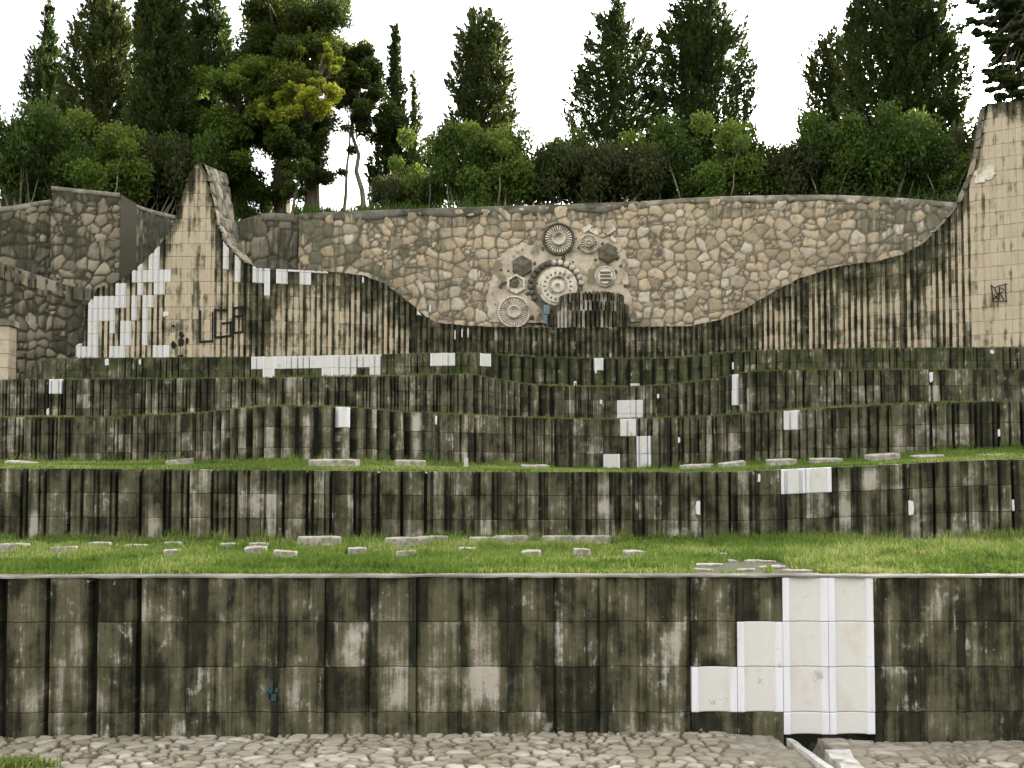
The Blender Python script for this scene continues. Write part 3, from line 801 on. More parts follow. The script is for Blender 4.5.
yg = lin((-260, 215), (-40, 253), (0, 263), (25, 271), (50, 280), (70, 286), (97, 290), (128, 292))
pathG = Path(-260, 128, lin((-260, 31.5), (0, 33), (128, 33.8)), yg)
rg = thing('rubble_wall', 'low curved rubble wall left of the white-patched wing, its curved top of upright stones', 'stone wall')
def grimeG(px, t, S, z): return .50 + .12 * np.sin(S * 1.1) + np.interp(px, [0, 50, 60, 100], [-.12, -.05, .25, .42]) + .1 * (1 - sstep(.4, .9, t))
rubble_wall(rg, pathG, 2.2, .05, (.30, .34), grimeG, M['rub_dark'], 'masonry', 331, depth=.07)
# its ring of upright stones along the top
m = MB(); SS = []; RB_ = []
s = .1
k = 0
while s < pathG.S[-1] - .3:
    wd = .18 + .16 * float(hash2(np.array([k]), np.array([1]), 5)[0]); hgt = .34 + .2 * float(hash2(np.array([k]), np.array([2]), 5)[0])
    A = pathG.at(s + .015); B = pathG.at(s + wd - .015); A = A + (0, 0, .03); B = B + (0, 0, .03)
    pr = .045 + .03 * float(hash2(np.array([k]), np.array([3]), 5)[0])
    v = []
    for y_, i_ in ((-pr, .02), (.3, .0)):
        v += [A + (i_, y_, -hgt), B + (-i_, y_, -hgt), B + (-i_, y_, -i_), A + (i_, y_, -i_)]
    m.add(np.array(v), [(0, 1, 2, 3), (0, 4, 5, 1), (1, 5, 6, 2), (2, 6, 7, 3), (3, 7, 4, 0)])
    SS.append(np.array([(q[0], q[2], 0) for q in v])); h_ = float(hash2(np.array([k]), np.array([4]), 5)[0]); RB_.append(np.tile([h_ * .8, 1, .55, (h_ * 17) % 1], (8, 1)))
    s += wd; k += 1
obj('top_course', m.V(), m.f, M['rub_dark'], rg, {'sz': np.concatenate(SS), 'rub': np.concatenate(RB_)})
# pale pilaster at the far left edge
pl = thing('stone_post', 'pale tan dressed stone post at the far left edge below the dark rubble wall', 'stone post')
c0 = W(-8, 385, 31.4); c1 = W(9, 322, 31.4)
m = MB(); at = []
for j in range(6):
    z0_ = c0[2] - .3 + j * .4; z1_ = min(z0_ + .39, c1[2] - .08); m.box((c0[0] - .3, 31.4, z0_ + .004), (c1[0], 31.9, z1_))
obj('shaft', m.V(), m.f, mat_simple('tan_dressed_stone', (.42, .34, .24), (.52, .44, .33), 4., c3=(.30, .25, .17)), pl)
m = MB(); m.box((c0[0] - .34, 31.34, c1[2] - .10), (c1[0] + .05, 31.95, c1[2] + .07)); obj('capital', m.V(), m.f, M['cap_dark'], pl)

# ------------------------------------------------------------------ the carved relief in the back wall
DR = float(Db(557.))
def at_relief(px, py, d=0.): return W(px, py, DR - .10 - d)
PXM = DR / F                     # metres per picture column at the wall
rel = thing('stone_relief', 'carved sun discs and hexagons in a round patch of pink plaster, back wall', 'stone relief', tuple(at_relief(557, 280)))
out = [(489, 322), (487, 300), (489, 282), (494, 266), (502, 254), (512, 247), (522, 243), (532, 246), (540, 238), (556, 232), (572, 234), (584, 231), (596, 234), (608, 237), (620, 244), (626, 256), (629, 272), (627, 288), (633, 300), (636, 312), (640, 322)]
pts = []
for a, b in zip(out, out[1:] + out[:1]):
    for q in np.linspace(0, 1, 6)[:-1]:
        x = a[0] + (b[0] - a[0]) * q; y = a[1] + (b[1] - a[1]) * q
        pts.append((x + 3.6 * (vnoise(x * .35, y * .35, 5) - .5), y + 3.6 * (vnoise(x * .35, y * .35, 6) - .5)))
ring = np.array([at_relief(x, y, .03) for x, y in pts]); nn = len(ring)
# a lumpy plaster sheet
gx, gy = np.meshgrid(np.linspace(485, 642, 80), np.linspace(229, 324, 50))
poly = np.array(pts)
def inside(x, y):
    c = np.zeros(x.shape, bool); j = len(poly) - 1
    for i in range(len(poly)):
        xi, yi = poly[i]; xj, yj = poly[j]
        c ^= ((yi > y) != (yj > y)) & (x < (xj - xi) * (y - yi) / (yj - yi + 1e-12) + xi); j = i
    return c
m = MB(); back = ring + (0, .2, 0)
m.add(np.concatenate([ring, back]), [list(range(nn))[::-1]] + [(i, (i+1) % nn, (i+1) % nn + nn, i + nn) for i in range(nn)])
obj('plaster_field', m.V(), m.f, M['plaster'], rel)
# lumps and missing bits
for i in range(70):
    x = RNG.uniform(492, 630); y = RNG.uniform(236, 320)
    if not inside(np.array(x), np.array(y)): continue
    c = at_relief(x, y, .03); r = RNG.uniform(.03, .11); th = np.linspace(0, 2 * math.pi, 8, endpoint=False)
    rr = r * RNG.uniform(.6, 1.3, 8)
    a = np.stack([c[0] + rr * np.cos(th), np.full(8, c[1] + .01), c[2] + rr * np.sin(th)], -1); b = np.stack([c[0] + .5 * rr * np.cos(th), np.full(8, c[1] - .035), c[2] + .5 * rr * np.sin(th)], -1)
    obj('pebble', np.concatenate([a, b]), [list(range(8, 16))] + [(i2, (i2+1) % 8, (i2+1) % 8 + 8, i2 + 8) for i2 in range(8)], M['carved_dark'], rel)

def rev(m, c, prof, n=40, fl=1.):
    """turned profile (radius, height towards the viewer) about the axis that faces the viewer"""
    th = np.linspace(0, 2 * math.pi, n, endpoint=False); v = []
    for r, h in prof:
        v.append(np.stack([c[0] + r * np.cos(th), np.full(n, c[1] - h), c[2] + r * np.sin(th)], -1))
    k = len(prof); f = [(i*n + j, i*n + (j+1) % n, (i+1)*n + (j+1) % n, (i+1)*n + j) for i in range(k-1) for j in range(n)]
    f.append([(k-1)*n + j for j in range(n)])
    m.add(np.concatenate(v), f)
def rays(m, c, r0, r1, n, w0, w1, h):
    for i in range(n):
        a = 2 * math.pi * i / n; e = np.array([math.cos(a), 0, math.sin(a)]); s_ = np.array([-math.sin(a), 0, math.cos(a)])
        A, B = c + e * r0, c + e * r1
        q = np.array([A - s_*w0, B - s_*w1, B + s_*w1, A + s_*w0, A - s_*w0*.5 - (0, h, 0), B - s_*w1*.6 - (0, h, 0), B + s_*w1*.6 - (0, h, 0), A + s_*w0*.5 - (0, h, 0)])
        m.add(q, [(4, 5, 6, 7), (0, 1, 5, 4), (1, 2, 6, 5), (2, 3, 7, 6), (3, 0, 4, 7)])
def rosette(px, py, rpx, nr, rim, core, label, frame=M['carved_dark']):
    c = at_relief(px, py, .04); R = rpx * PXM
    m = MB(); rev(m, c, [(R, -.1), (R, .10), (R * .93, .14), (R * .86, .10), (R * .84, .03), (.01, .03)], 44)
    ro = obj('rosette', m.V(), m.f, frame if rim else M['carved'], rel, label=label)
    m = MB(); rays(m, c - (0, .03, 0), R * .40, R * .82, nr, R * .030, R * .075, .085); obj('ray_ring', m.V(), m.f, M['carved'], ro)
    m = MB()
    if core == 'bowl': rev(m, c, [(R * .42, .0), (R * .42, .16), (R * .36, .20), (R * .26, .12), (R * .16, .04), (.01, .03)], 30)
    else: rev(m, c, [(R * .42, .0), (R * .40, .17), (R * .34, .19), (R * .30, .10), (R * .18, .10), (R * .15, .18), (.01, .2)], 30)
    obj('hub', m.V(), m.f, M['carved'], ro)
    return ro
rosette(558.5, 239.5, 16.5, 30, True, 'bowl', 'topmost rayed disc with a black rim')
rosette(588.5, 244.5, 9.5, 16, False, 'boss', 'small pale disc right of the topmost one')
rosette(514, 312.5, 16.5, 32, False, 'bowl', 'pale rayed bowl at the lower left')
def hexa(px, py, rpx, solid, label):
    c = at_relief(px, py, .03); R = rpx * PXM; th = np.linspace(0, 2 * math.pi, 6, endpoint=False) + math.pi / 6
    v = []
    prof = [(1., -.1), (1., .10), (.9, .14), (.86, .14), (.02, .19)] if solid else [(1., -.1), (1., .12), (.94, .14), (.74, .14), (.70, .02), (.02, .0)]
    for r, h in prof: v.append(np.stack([c[0] + R * r * np.cos(th), np.full(6, c[1] - h), c[2] + R * r * np.sin(th)], -1))
    k = len(prof); f = [(i*6 + j, i*6 + (j+1) % 6, (i+1)*6 + (j+1) % 6, (i+1)*6 + j) for i in range(k-1) for j in range(6)] + [[(k-1)*6 + j for j in range(6)]]
    h_ = obj('hexagon', np.concatenate(v), f, M['carved_dark'] if solid else M['carved'], rel, label=label)
    if not solid:
        m = MB(); rev(m, c + (-.06, -.02, .05), [(R * .5, -.02), (R * .45, .06), (.01, .1)], 9); obj('dark_boss', m.V(), m.f, M['carved_dark'], h_)
hexa(522, 266.5, 11, True, 'black solid hexagon on the left')
hexa(607.5, 253.5, 10.5, True, 'black solid hexagon on the right')
hexa(516, 284.5, 10.5, False, 'pale hollow hexagon')
# the great wheel
c = at_relief(557.5, 287, .04); R = 20 * PXM
m = MB(); rev(m, c, [(R, -.1), (R, .06), (R * .96, .10), (R * .84, .10), (R * .82, .16), (R * .50, .17), (R * .48, .06), (R * .34, .06), (R * .32, .20), (R * .14, .22), (R * .10, .10), (.01, .1)], 48)
wh = obj('great_wheel', m.V(), m.f, M['carved'], rel, label='largest carved wheel, half hidden by the stepped drum')
m = MB(); rays(m, c - (0, .16, 0), R * .60, R * .72, 18, R * .035, R * .04, .03)
for i in range(18): obj('notch', m.v[i], [(4, 5, 6, 7), (0, 1, 5, 4), (1, 2, 6, 5), (2, 3, 7, 6), (3, 0, 4, 7)], M['carved_dark'], wh)
m = MB(); c2 = at_relief(556, 286, .03)
rev(m, c2, [(27 * PXM, -.08), (27 * PXM, .02), (26 * PXM, .03), (20 * PXM, .03)], 48); obj('dark_ring', m.V()[:], [q for q in m.f if len(q) == 4], M['carved_dark'], wh)
for i in range(15):
    a = math.radians(8 + i * 14.5); p = at_relief(556 + 25.5 * math.cos(a), 286 - 23.5 * math.sin(a), .05)
    m = MB(); rev(m, p, [(3.0 * PXM, -.08), (2.9 * PXM, .06), (2. * PXM, .12), (.01, .14)], 12); obj('stud', m.V(), m.f, M['carved'] if i < 7 else M['carved_dark'], wh)
# the small dented disc
c = at_relief(605, 277, .04); R = 10.5 * PXM
m = MB(); rev(m, c, [(R, -.1), (R, .10), (R * .92, .12), (R * .86, .06), (R * .74, .06), (R * .70, .14), (.01, .14)], 32)
sd = obj('carved_disc', m.V(), m.f, M['carved'], rel, label='small pale disc crossed by bars above the drum')
m = MB()
for q in (-.35, 0, .35): m.box((c[0] - R * .5, c[1] - .17, c[2] + R * q - .03), (c[0] + R * .5, c[1] - .13, c[2] + R * q + .03))
obj('cross_bars', m.V(), m.f, M['carved_dark'], sd)
# stray carved blocks at the top right of the patch
m = MB()
for (x, y, r, a) in ((587, 229, 5, .5), (594, 232, 4.5, -.5), (609, 231, 6, .6), (603, 236, 3, .2), (613, 240, 3.5, -.7), (618, 250, 3, 1)):
    c = at_relief(x, y, .0); e = np.array([math.cos(a), 0, math.sin(a)]) * r * PXM; s_ = np.array([-math.sin(a), 0, math.cos(a)]) * r * .5 * PXM
    q = [c - e - s_, c + e - s_, c + e + s_, c - e + s_]; m.add(np.array(q + [k - (0, .12, 0) for k in q]), [(4, 5, 6, 7), (0, 1, 5, 4), (1, 2, 6, 5), (2, 3, 7, 6), (3, 0, 4, 7)])
obj('stray_blocks', m.V(), m.f, M['carved'], rel)

# ---- stepped fluted drum in front of the relief
dr = thing('stepped_drum', 'stepped half-round drum of black ribbed blocks below the relief', 'fountain drum', tuple(W(590, 327, 34.6)))
cD = W(590, 327, 35.9)
def tier(name, x0, x1, yt, ybm, nblk, seed, lbl=None):
    Dd = 34.4; xc = (x0 + x1) / 2; hw = (x1 - x0) / 2 * Dd / F; cx = W(xc, yt, Dd)[0]; zt = W(xc, yt, Dd)[2]; zb_ = W(xc, ybm, Dd)[2]
    dep = 1.5 * hw / 1.3; V = MB(); A1 = []; A2 = []
    for i in range(nblk):
        a0 = math.pi * (i + .04) / nblk; a1 = math.pi * (i + .62) / nblk
        r = hash2(np.array([i]), np.array([seed]), 9)[0]; tz = zt + .025 * (r - .5)
        q = []
        for a in (a0, a1):
            for k in (1., .86): q.append((cx - hw * k * math.cos(a), 35.9 - dep * k * math.sin(a)))
        v = [(q[0][0], q[0][1], zb_), (q[2][0], q[2][1], zb_), (q[2][0], q[2][1], tz), (q[0][0], q[0][1], tz), (q[1][0], q[1][1], zb_), (q[3][0], q[3][1], zb_), (q[3][0], q[3][1], tz), (q[1][0], q[1][1], tz)]
        V.add(v, [(0, 1, 2, 3), (3, 2, 6, 7), (0, 3, 7, 4), (1, 5, 6, 2)])
        v = np.array(v); A1.append(np.stack([np.full(8, r), zt - v[:, 2], np.full(8, .5), np.full(8, .03 + .16 * (r > .6))], -1)); A2.append(np.stack([v[:, 0], v[:, 2], np.full(8, seed * 3.)], -1))
    t_ = obj('tier', V.V(), V.f, M['dark'], dr, {'wall': np.concatenate(A1), 'sz': np.concatenate(A2)}, label=lbl)
    th = np.linspace(0, math.pi, 30); v = [(cx - hw * .88 * math.cos(a), 35.9 - dep * .88 * math.sin(a), z) for z in (zb_, zt - .04) for a in th]
    m = MB(); m.add(v, [(i, i+1, i+31, i+30) for i in range(29)] + [list(range(30, 60))]); obj('tier_core', m.V(), m.f, M['void'], t_)
tier('tier', 546, 636, 310, 345, 30, 1); tier('tier', 553, 634, 300, 310.3, 28, 2); tier('tier', 561, 629, 289.5, 300.3, 25, 3)
m = MB()
for (x, y) in ((546.5, 319), (546.5, 310)): 
    p = W(x, y, 35.5); m.box((p[0] - .09, 35.45, p[2] - .16), (p[0] + .09, 35.9, p[2] + .16))
obj('painted_block', m.V(), m.f, M['blue'], dr, label='faded blue painted block at the left foot')

# ------------------------------------------------------------------ ground
t = NT('earth_and_moss')
co = t.n('TexCoord').outputs['Object']; n1 = t.noise(co, 2.2, 6); n2 = t.noise(co, 18., 5)
M['soil'] = t.done(t.mix(t.mapr(n1, .4, .6), t.mix(n2, (.035, .05, .012), (.06, .085, .022)), t.mix(n2, (.05, .042, .022), (.09, .075, .045))), .95, n2, .6, .02)

def strip(name, fr, bk, nx, ny, px0, px1, mat=None, bumps=.02, seed=1):
    """ground between a front line and a back line (functions of picture column giving points)"""
    px = np.linspace(px0, px1, nx); A = fr(px); B = bk(px)
    V = []
    for v in np.linspace(0, 1, ny):
        p = A + (B - A) * v; p[:, 2] += bumps * (fbm(p[:, 0] * 1.4, p[:, 1] * 1.4, seed) - .5) * min(1, v * 8); V.append(p)
    f = np.array([(r*nx+i, r*nx+i+1, (r+1)*nx+i+1, (r+1)*nx+i) for r in range(ny-1) for i in range(nx-1)])
    return setting(obj(name, np.concatenate(V), f, mat or M['soil'], smooth=True))

def zset(P, z):
    P = P.copy(); P[..., 2] = z; return P
fr1 = lambda px: path1.on(px, .25) + (0, 0, -.005)
bk1 = lambda px: zset(path2.on(px, .12), np.interp(px, [-300, 700, 1024, 1400], [ZL1, ZL1 + .0, ZL1 + .06, ZL1 + .06]))
strip('lawn_ground', fr1, bk1, 160, 40, -290, 1330, seed=1)
fr2 = lambda px: path2.on(px, .12) + (0, 0, -.01)
bk2 = lambda px: zset(path3.on(px, .12), W(px, zb3p(px), D3(px))[..., 2])
strip('terrace_ground', fr2, bk2, 160, 16, -240, 1330, seed=2)
fr3 = lambda px: path3.on(px, .12) + (0, 0, -.02)
bk3 = lambda px: zset(path4.on(px, .12), 1.36)
strip('terrace_ground', fr3, bk3, 160, 12, -230, 1330, seed=3)
fr4 = lambda px: path4.on(px, .12) + (0, 0, -.02)
bk4 = lambda px: zset(path5.on(px, .12), 2.47)
strip('terrace_ground', fr4, bk4, 160, 10, 48, 1330, seed=4)
strip('terrace_ground', fr4, lambda px: W(px, 381, 33.5), 40, 10, -240, 48, seed=5)
strip('terrace_ground', lambda px: path5.on(px, .12) + (0, 0, -.02), lambda px: zset(path6.on(np.maximum(px, 78), 1.2), 3.36), 160, 8, 48, 1330, seed=6)

# hill behind the walls, and the land all round
ZH = float(W(600, 206, 36.5)[2]) - .35
xs = np.linspace(-70, 70, 90); V = []
dd = [33.5, 36.6, 38, 41, 46, 54, 64, 80, 110, 170]
for i, d in enumerate(dd):
    z = np.full_like(xs, ZH) + (.35 * (fbm(xs * .3, xs * 0 + d * .3, 8) - .5) if i > 1 else 0)
    edge = sstep(30, 55, np.abs(xs)); z = z * (1 - edge) + (Z0 - .4) * edge
    if i == 0: z = z * 0 + 2.0
    if d > 60: z = z - (d - 60) * .055
    x_ = xs.copy(); y_ = np.full_like(xs, d)
    if i <= 1:
        s_ = (xs / d * F + 512); y_ = np.where((s_ > 299) & (s_ < 1150), Db(np.clip(s_, 299, 1150)) + (.42 if i else .1), d + .8)
        y_ = np.where(s_ <= 299, np.interp(s_, [-260, 53, 121, 240, 299], [35.2, 36.8, 37.2, 41.6, 37.2]), y_)
    V.append(np.stack([x_, y_, z], -1))
n = len(xs); f = np.array([(r*n+i, r*n+i+1, (r+1)*n+i+1, (r+1)*n+i) for r in range(len(dd)-1) for i in range(n-1)])
setting(obj('hill', np.concatenate(V), f, M['soil'], smooth=True))
m = MB(); m.add([(-1500, -1500, Z0 - .45), (1500, -1500, Z0 - .45), (1500, 1500, Z0 - .45), (-1500, 1500, Z0 - .45)], [(0, 1, 2, 3)])
setting(obj('ground', m.V(), m.f, M['soil']))

# ---- cobbled pavement with the gutter carved through it
xs = np.arange(-7.2, 7.2, .0125); ys = np.concatenate([np.arange(6.6, 10.12, .0125), [10.3]])
X, Y = np.meshgrid(xs, ys)
wx = X + .10 * (fbm(X * 2, Y * 2, 70, 2) - .5); wy = Y + .10 * (fbm(X * 2 + 5, Y * 2, 71, 2) - .5)
e1, c1, f1, _, _ = voro(wx / .165, wy / .135, 61, .9)
e2, c2, f2, _, _ = voro(wx / .12 + 3, wy / .10, 62, .9)
sp = c1 < .35
e = np.where(sp, np.minimum(e1 * .17, e2 * .11), e1 * .17); cid = np.where(sp, (c1 * 5 + c2) % 1, c1)
dome = np.where(sp, 1 - np.clip(f2, 0, 1) ** 2 * .8, 1 - np.clip(f1, 0, 1) ** 2 * .8)
ed = sstep(.006, .04, e)
H = ed * (.012 + .014 * dome * (.5 + cid)) + .008 * (fbm(X * 14, Y * 14, 73, 3) - .5) + .10 * (fbm(X * .5, Y * .5, 75, 2) - .5)
H = H + np.interp(X, [-5, -2, 0, 2, 2.6, 3.4, 5], [-.02, .0, .02, .0, -.06, -.06, -.07])
# smooth wash of mortar beside the drain, and along the wall on the right
g0 = Wz(803, 740, Z0); g1 = Wz(866, 790, Z0)
gd = (g1 - g0)[:2]; gl = np.linalg.norm(gd); gd /= gl
al = (X - g0[0]) * gd[0] + (Y - g0[1]) * gd[1]; ac = (X - g0[0]) * gd[1] - (Y - g0[1]) * gd[0]
mort = sstep(.75, .3, np.abs(ac - .1) + .3 * (fbm(X * 3, Y * 3, 77, 3) - .5)) * (Y > 9.0)
mort = np.maximum(mort, sstep(.42, .15, np.abs(Y - 9.75) + .35 * (fbm(X * 2, Y * 2, 79, 3) - .5)) * sstep(2.2, 2.6, X) * .8)
H = H * (1 - .65 * mort) + .012 * mort
ch_ = np.sqrt(np.clip(1 - (ac / np.where(al < .25, .20, .145)) ** 2, 0, 1)) * .20
ch_ = np.where(al > -.6, ch_, 0)
H = H - ch_; isch = (ch_ > .01).astype(float)
H = np.where(Y > 10.05, H - .1, H)
ed = ed * (1 - isch); 
wetd = np.clip(isch + mort * .6, 0, 1)
V = np.stack([X, Y, Z0 - .03 + H], -1).reshape(-1, 3)
ny, nx = X.shape
f = (np.arange(ny - 1)[:, None] * nx + np.arange(nx - 1)[None]).ravel(); f = np.stack([f, f + 1, f + nx + 1, f + nx], -1)
t = NT('river_cobbles')
at = t.attr('cob'); r_, e_, w_ = t.sep(at.outputs['Color'])
co = t.n('TexCoord').outputs['Object']; n1 = t.noise(co, 9., 6); n2 = t.noise(co, 45., 5); n3 = t.noise(co, 1.1, 5)
st = t.ramp(r_, [(0, (.18, .158, .108)), (.3, (.30, .268, .198)), (.55, (.40, .36, .285)), (.8, (.23, .205, .148)), (1, (.55, .51, .44))])
st = t.mix(t.mapr(n1, .4, .7), st, t.mix(.5, st, (.17, .14, .09)))
st = t.mix(t.math('MULTIPLY', t.mapr(n3, .5, .66), .4), st, (.20, .165, .11))
c = t.mix(e_, t.mix(n1, (.060, .046, .028), (.12, .095, .06)), st)
c = t.mix(t.math('MULTIPLY', w_, .85), c, t.mix(t.mapr(n1, .3, .7), (.15, .135, .105), (.27, .25, .21)))
M['cob'] = t.done(c, .85, t.math('ADD', n1, n2), .4, .006)
setting(obj('cobbled_pavement', V, f, M['cob'], attrs={'cob': np.stack([cid.ravel(), np.maximum(ed, mort * .8 * (1 - isch)).ravel(), wetd.ravel(), np.ones(X.size)], -1)}, smooth=True))
# edge pieces of the drain
dg = thing('drain_channel', 'open drain channel leaving a dark hole under the white panels, edged with pale concrete', 'drain', tuple(g0))
def slab(m, P0, P1, wd, h, z, jit=.0, n=8, seed=1):
    P0 = np.array(P0); P1 = np.array(P1); d = (P1 - P0)[:2]; L = np.linalg.norm(d); d /= L; s_ = np.array([d[1], -d[0]])
    th = np.linspace(0, 1, n); rr = np.random.default_rng(seed)
    lft = [np.r_[P0[:2] + d * L * q - s_ * (wd / 2 + rr.uniform(-jit, jit)), z + h + rr.uniform(-jit, jit) * .3] for q in th]
    rgt = [np.r_[P0[:2] + d * L * q + s_ * (wd / 2 + rr.uniform(-jit, jit)), z + h + rr.uniform(-jit, jit) * .3] for q in th]
    bl = [p * (1, 1, 0) + (0, 0, z - .25) for p in lft]; br = [p * (1, 1, 0) + (0, 0, z - .25) for p in rgt]
    v = lft + rgt + br + bl; f = [(r*n+i, r*n+i+1, ((r+1) % 4)*n+i+1, ((r+1) % 4)*n+i) for r in range(4) for i in range(n-1)] + [(0, n, 2*n, 3*n), (n-1, 4*n-1, 3*n-1, 2*n-1)]
    m.add(v, f)
pale = mat_simple('pale_concrete', (.44, .42, .37), (.62, .60, .56), 7., c3=(.26, .23, .18))
q0 = Wz(789, 740, Z0); q1 = Wz(841, 778, Z0)
m = MB(); slab(m, q0, q1, .06, .015, Z0, .008, 10, 3); obj('concrete_kerb', m.V(), m.f, pale, dg, label='narrow pale concrete edge on the left')
q0 = Wz(837, 750, Z0); q1 = Wz(868, 785, Z0)
m = MB(); slab(m, q0, q1, .19, .035, Z0 - .03, .02, 9, 5); obj('concrete_kerb', m.V(), m.f, pale, dg, label='broken pale concrete slab on the right')

# ------------------------------------------------------------------ grave stones
def grave_mesh(wx, wy, h, seed, rough_=.16, n=26):
    r = np.random.default_rng(seed); th = np.linspace(0, 2 * math.pi, n, endpoint=False)
    p = 4.
    rad = (np.abs(np.cos(th)) ** p + np.abs(np.sin(th)) ** p) ** (-1 / p)
    k = r.integers(3, 6); rad = rad * (1 - rough_ * .5 + rough_ * (vnoise(th / (2 * math.pi) * k * 2.0, th * 0, int(seed)) + .4 * r.uniform(-.5, .5, n)))
    x = rad * np.cos(th) * wx / 2; y = rad * np.sin(th) * wy / 2
    V = []
    for s_, z in ((1., -.12), (1., h * .75), (.985, h * .9), (.93, h)):
        V.append(np.stack([x * s_, y * s_, np.full(n, z) + (.012 * (vnoise(th * 3, th * 0 + z, int(seed) + 1) - .5) if z > 0 else 0)], -1))
    V.append(np.stack([x * .5, y * .5, h + .01 * (r.uniform(size=n) - .5)], -1))
    f = [(i*n + j, i*n + (j+1) % n, (i+1)*n + (j+1) % n, (i+1)*n + j) for i in range(4) for j in range(n)] + [[4*n + j for j in range(n)]]
    return np.concatenate(V), f
STN = []
def grave(px, py, wpx, label, z, hpx=7., seed=0, tilt=(0, 0), group=None, mat=None, depth=1.15, hmin=.05, cat='grave stone'):
    p = Wz(px, py, z); k = F / p[1]
    wx = wpx / k; h = max(hmin, hpx / k); 
    v, f = grave_mesh(wx, min(wx * depth, .75), h, seed); STN.append((p[0], p[1] + .1, wx, min(wx * depth, .75)))
    o = obj('grave_stone', v, f, mat or M['stone']); o.location = (p[0], p[1] + .1, z); o.rotation_euler = (tilt[0], tilt[1], 0)
    tag(o, label, cat, group); return o
GL = 'grave stones on the lowest lawn'
zl = ZL1 + .02
rowF = [(61, 552, 25, 'broad flat grave stone in the near row of the lowest lawn, leftmost of that row'),
        (173, 555, 21, 'squat grave stone on the lowest lawn with a smaller one directly behind it'),
        (254, 552, 20, 'low grave stone on the lowest lawn with a tiny flat one just behind it'),
        (283, 556, 22, 'flat square grave stone in the near row, front left of the big pale block'),
        (356, 553, 19, 'small grave stone in the near row, right of the big pale block by the wall'),
        (405, 556, 20, 'little grave stone in front of the left long jagged slab on the lowest lawn'),
        (466, 553, 18, 'little grave stone left of the middle long jagged slab'),
        (531, 556, 19, 'small pale rounded grave stone in the near row, front right of the middle jagged slab'),
        (582, 554, 17, 'darker small grave stone in front of the right long jagged slab'),
        (635, 556, 21, 'grave stone at the right end of the near row, left of the bare spot'),
        (840, 552, 19, 'low flat grave stone in the grass above the tall white panels'),
        (905, 556, 20, 'low flat grave stone in thick grass right of the tall white panels'),
        (953, 549, 18, 'thin grave stone sunk in grass near the right edge of the lowest lawn')]
rowB = [(11, 550, 23, 'pair of overlapping slabs at the left end of the lowest lawn', 6),
        (97, 546.5, 20, 'thin flat grave stone close to the wall, between the leftmost and the third near stone', 3.5),
        (133, 549.5, 21, 'chunky low grave stone standing alone between two flat ones on the left of the lawn', 4.5),
        (171, 546, 16, 'small grave stone directly behind a squat one, close to the wall on the left', 3.5),
        (227, 547.5, 17, 'tiny flat grave stone against the wall, between a squat stone and a low one', 3.5),
        (257, 547, 17, 'tiny flat grave stone on the lawn, left and back of the flat square one', 3),
        (866, 541, 14, 'tiny flat stone close to the wall on the right half of the lowest lawn', 2),
        (1003, 538, 12, 'tiny flat stone close to the wall at the right edge', 2),
        (912, 543, 15, 'thin flat stone half sunk by the wall, right of the tall white panels', 2)]
for i, (x, y, w_, l) in enumerate(rowF): grave(x, y, w_, l, zl, 4.8 if x < 700 else 3., 300 + i, (((i * 7) % 5 - 2) * .022, ((i * 3) % 5 - 2) * .03), GL)
for i, (x, y, w_, l, h_) in enumerate(rowB): grave(x, y, w_, l, zl, h_, 340 + i, (0, 0), GL)
grave(318, 546, 42, 'biggest pale block, thick and level, against the wall on the left of the lowest lawn', zl, 9, 361, (0, 0), GL, depth=.6)
for x, y, w_, l, s_ in ((405, 545.5, 40, 'left long jagged slab, nearer half of the pair on the lowest lawn', 371), (432, 544, 30, 'smaller slab joined behind the left long jagged slab', 372),
                       (486, 545, 34, 'middle long jagged slab, nearer half, on the lowest lawn', 373), (511, 543.5, 34, 'slab joined behind the right end of the middle jagged slab', 374),
                       (559, 543.5, 32, 'right long pale slab, left half, on the lowest lawn', 375), (592, 543.5, 38, 'right long pale slab, right half, on the lowest lawn', 376)):
    grave(x, y, w_, l, zl, 7.5, s_, (0, 0), GL, depth=.6)
# loose paving fragments in the worn spot of the lawn
PV = 'loose paving fragments in the bare spot of the lawn'
for i, (x, y, w_, d_) in enumerate(((722, 556, 13, .8), (712, 567, 26, .5), (734, 563, 8, 1.2), (762, 563, 30, .45), (748, 572, 18, .5), (775, 569, 26, .5), (800, 573, 30, .4), (705, 572, 18, .5))):
    o = grave(x, y, w_, ['small light fragment at the back of the bare spot', 'wide flat fragment left in the bare spot of the lawn', 'small upright chip in the bare spot of the lawn', 'long flat fragment right of the bare spot', 'grey flat fragment near the lip, middle of the bare spot', 'flat fragment by the left top corner of the tall white panels', 'low paving edge in the grass above the tall white panels', 'low flat fragment at the lip, left end of the bare spot', 'square flat fragment in the centre of the bare spot', 'small fragment on the lip in the middle of the bare spot', 'flat fragment at the right end of the bare spot, under taller grass'][i], zl - .02, 1., 400 + i, ((i % 3 - 1) * .02, (i % 4 - 1.5) * .03), PV, depth=d_ * 1.6, hmin=.022, cat='paving fragment')
    o.name = 'paving_fragment'
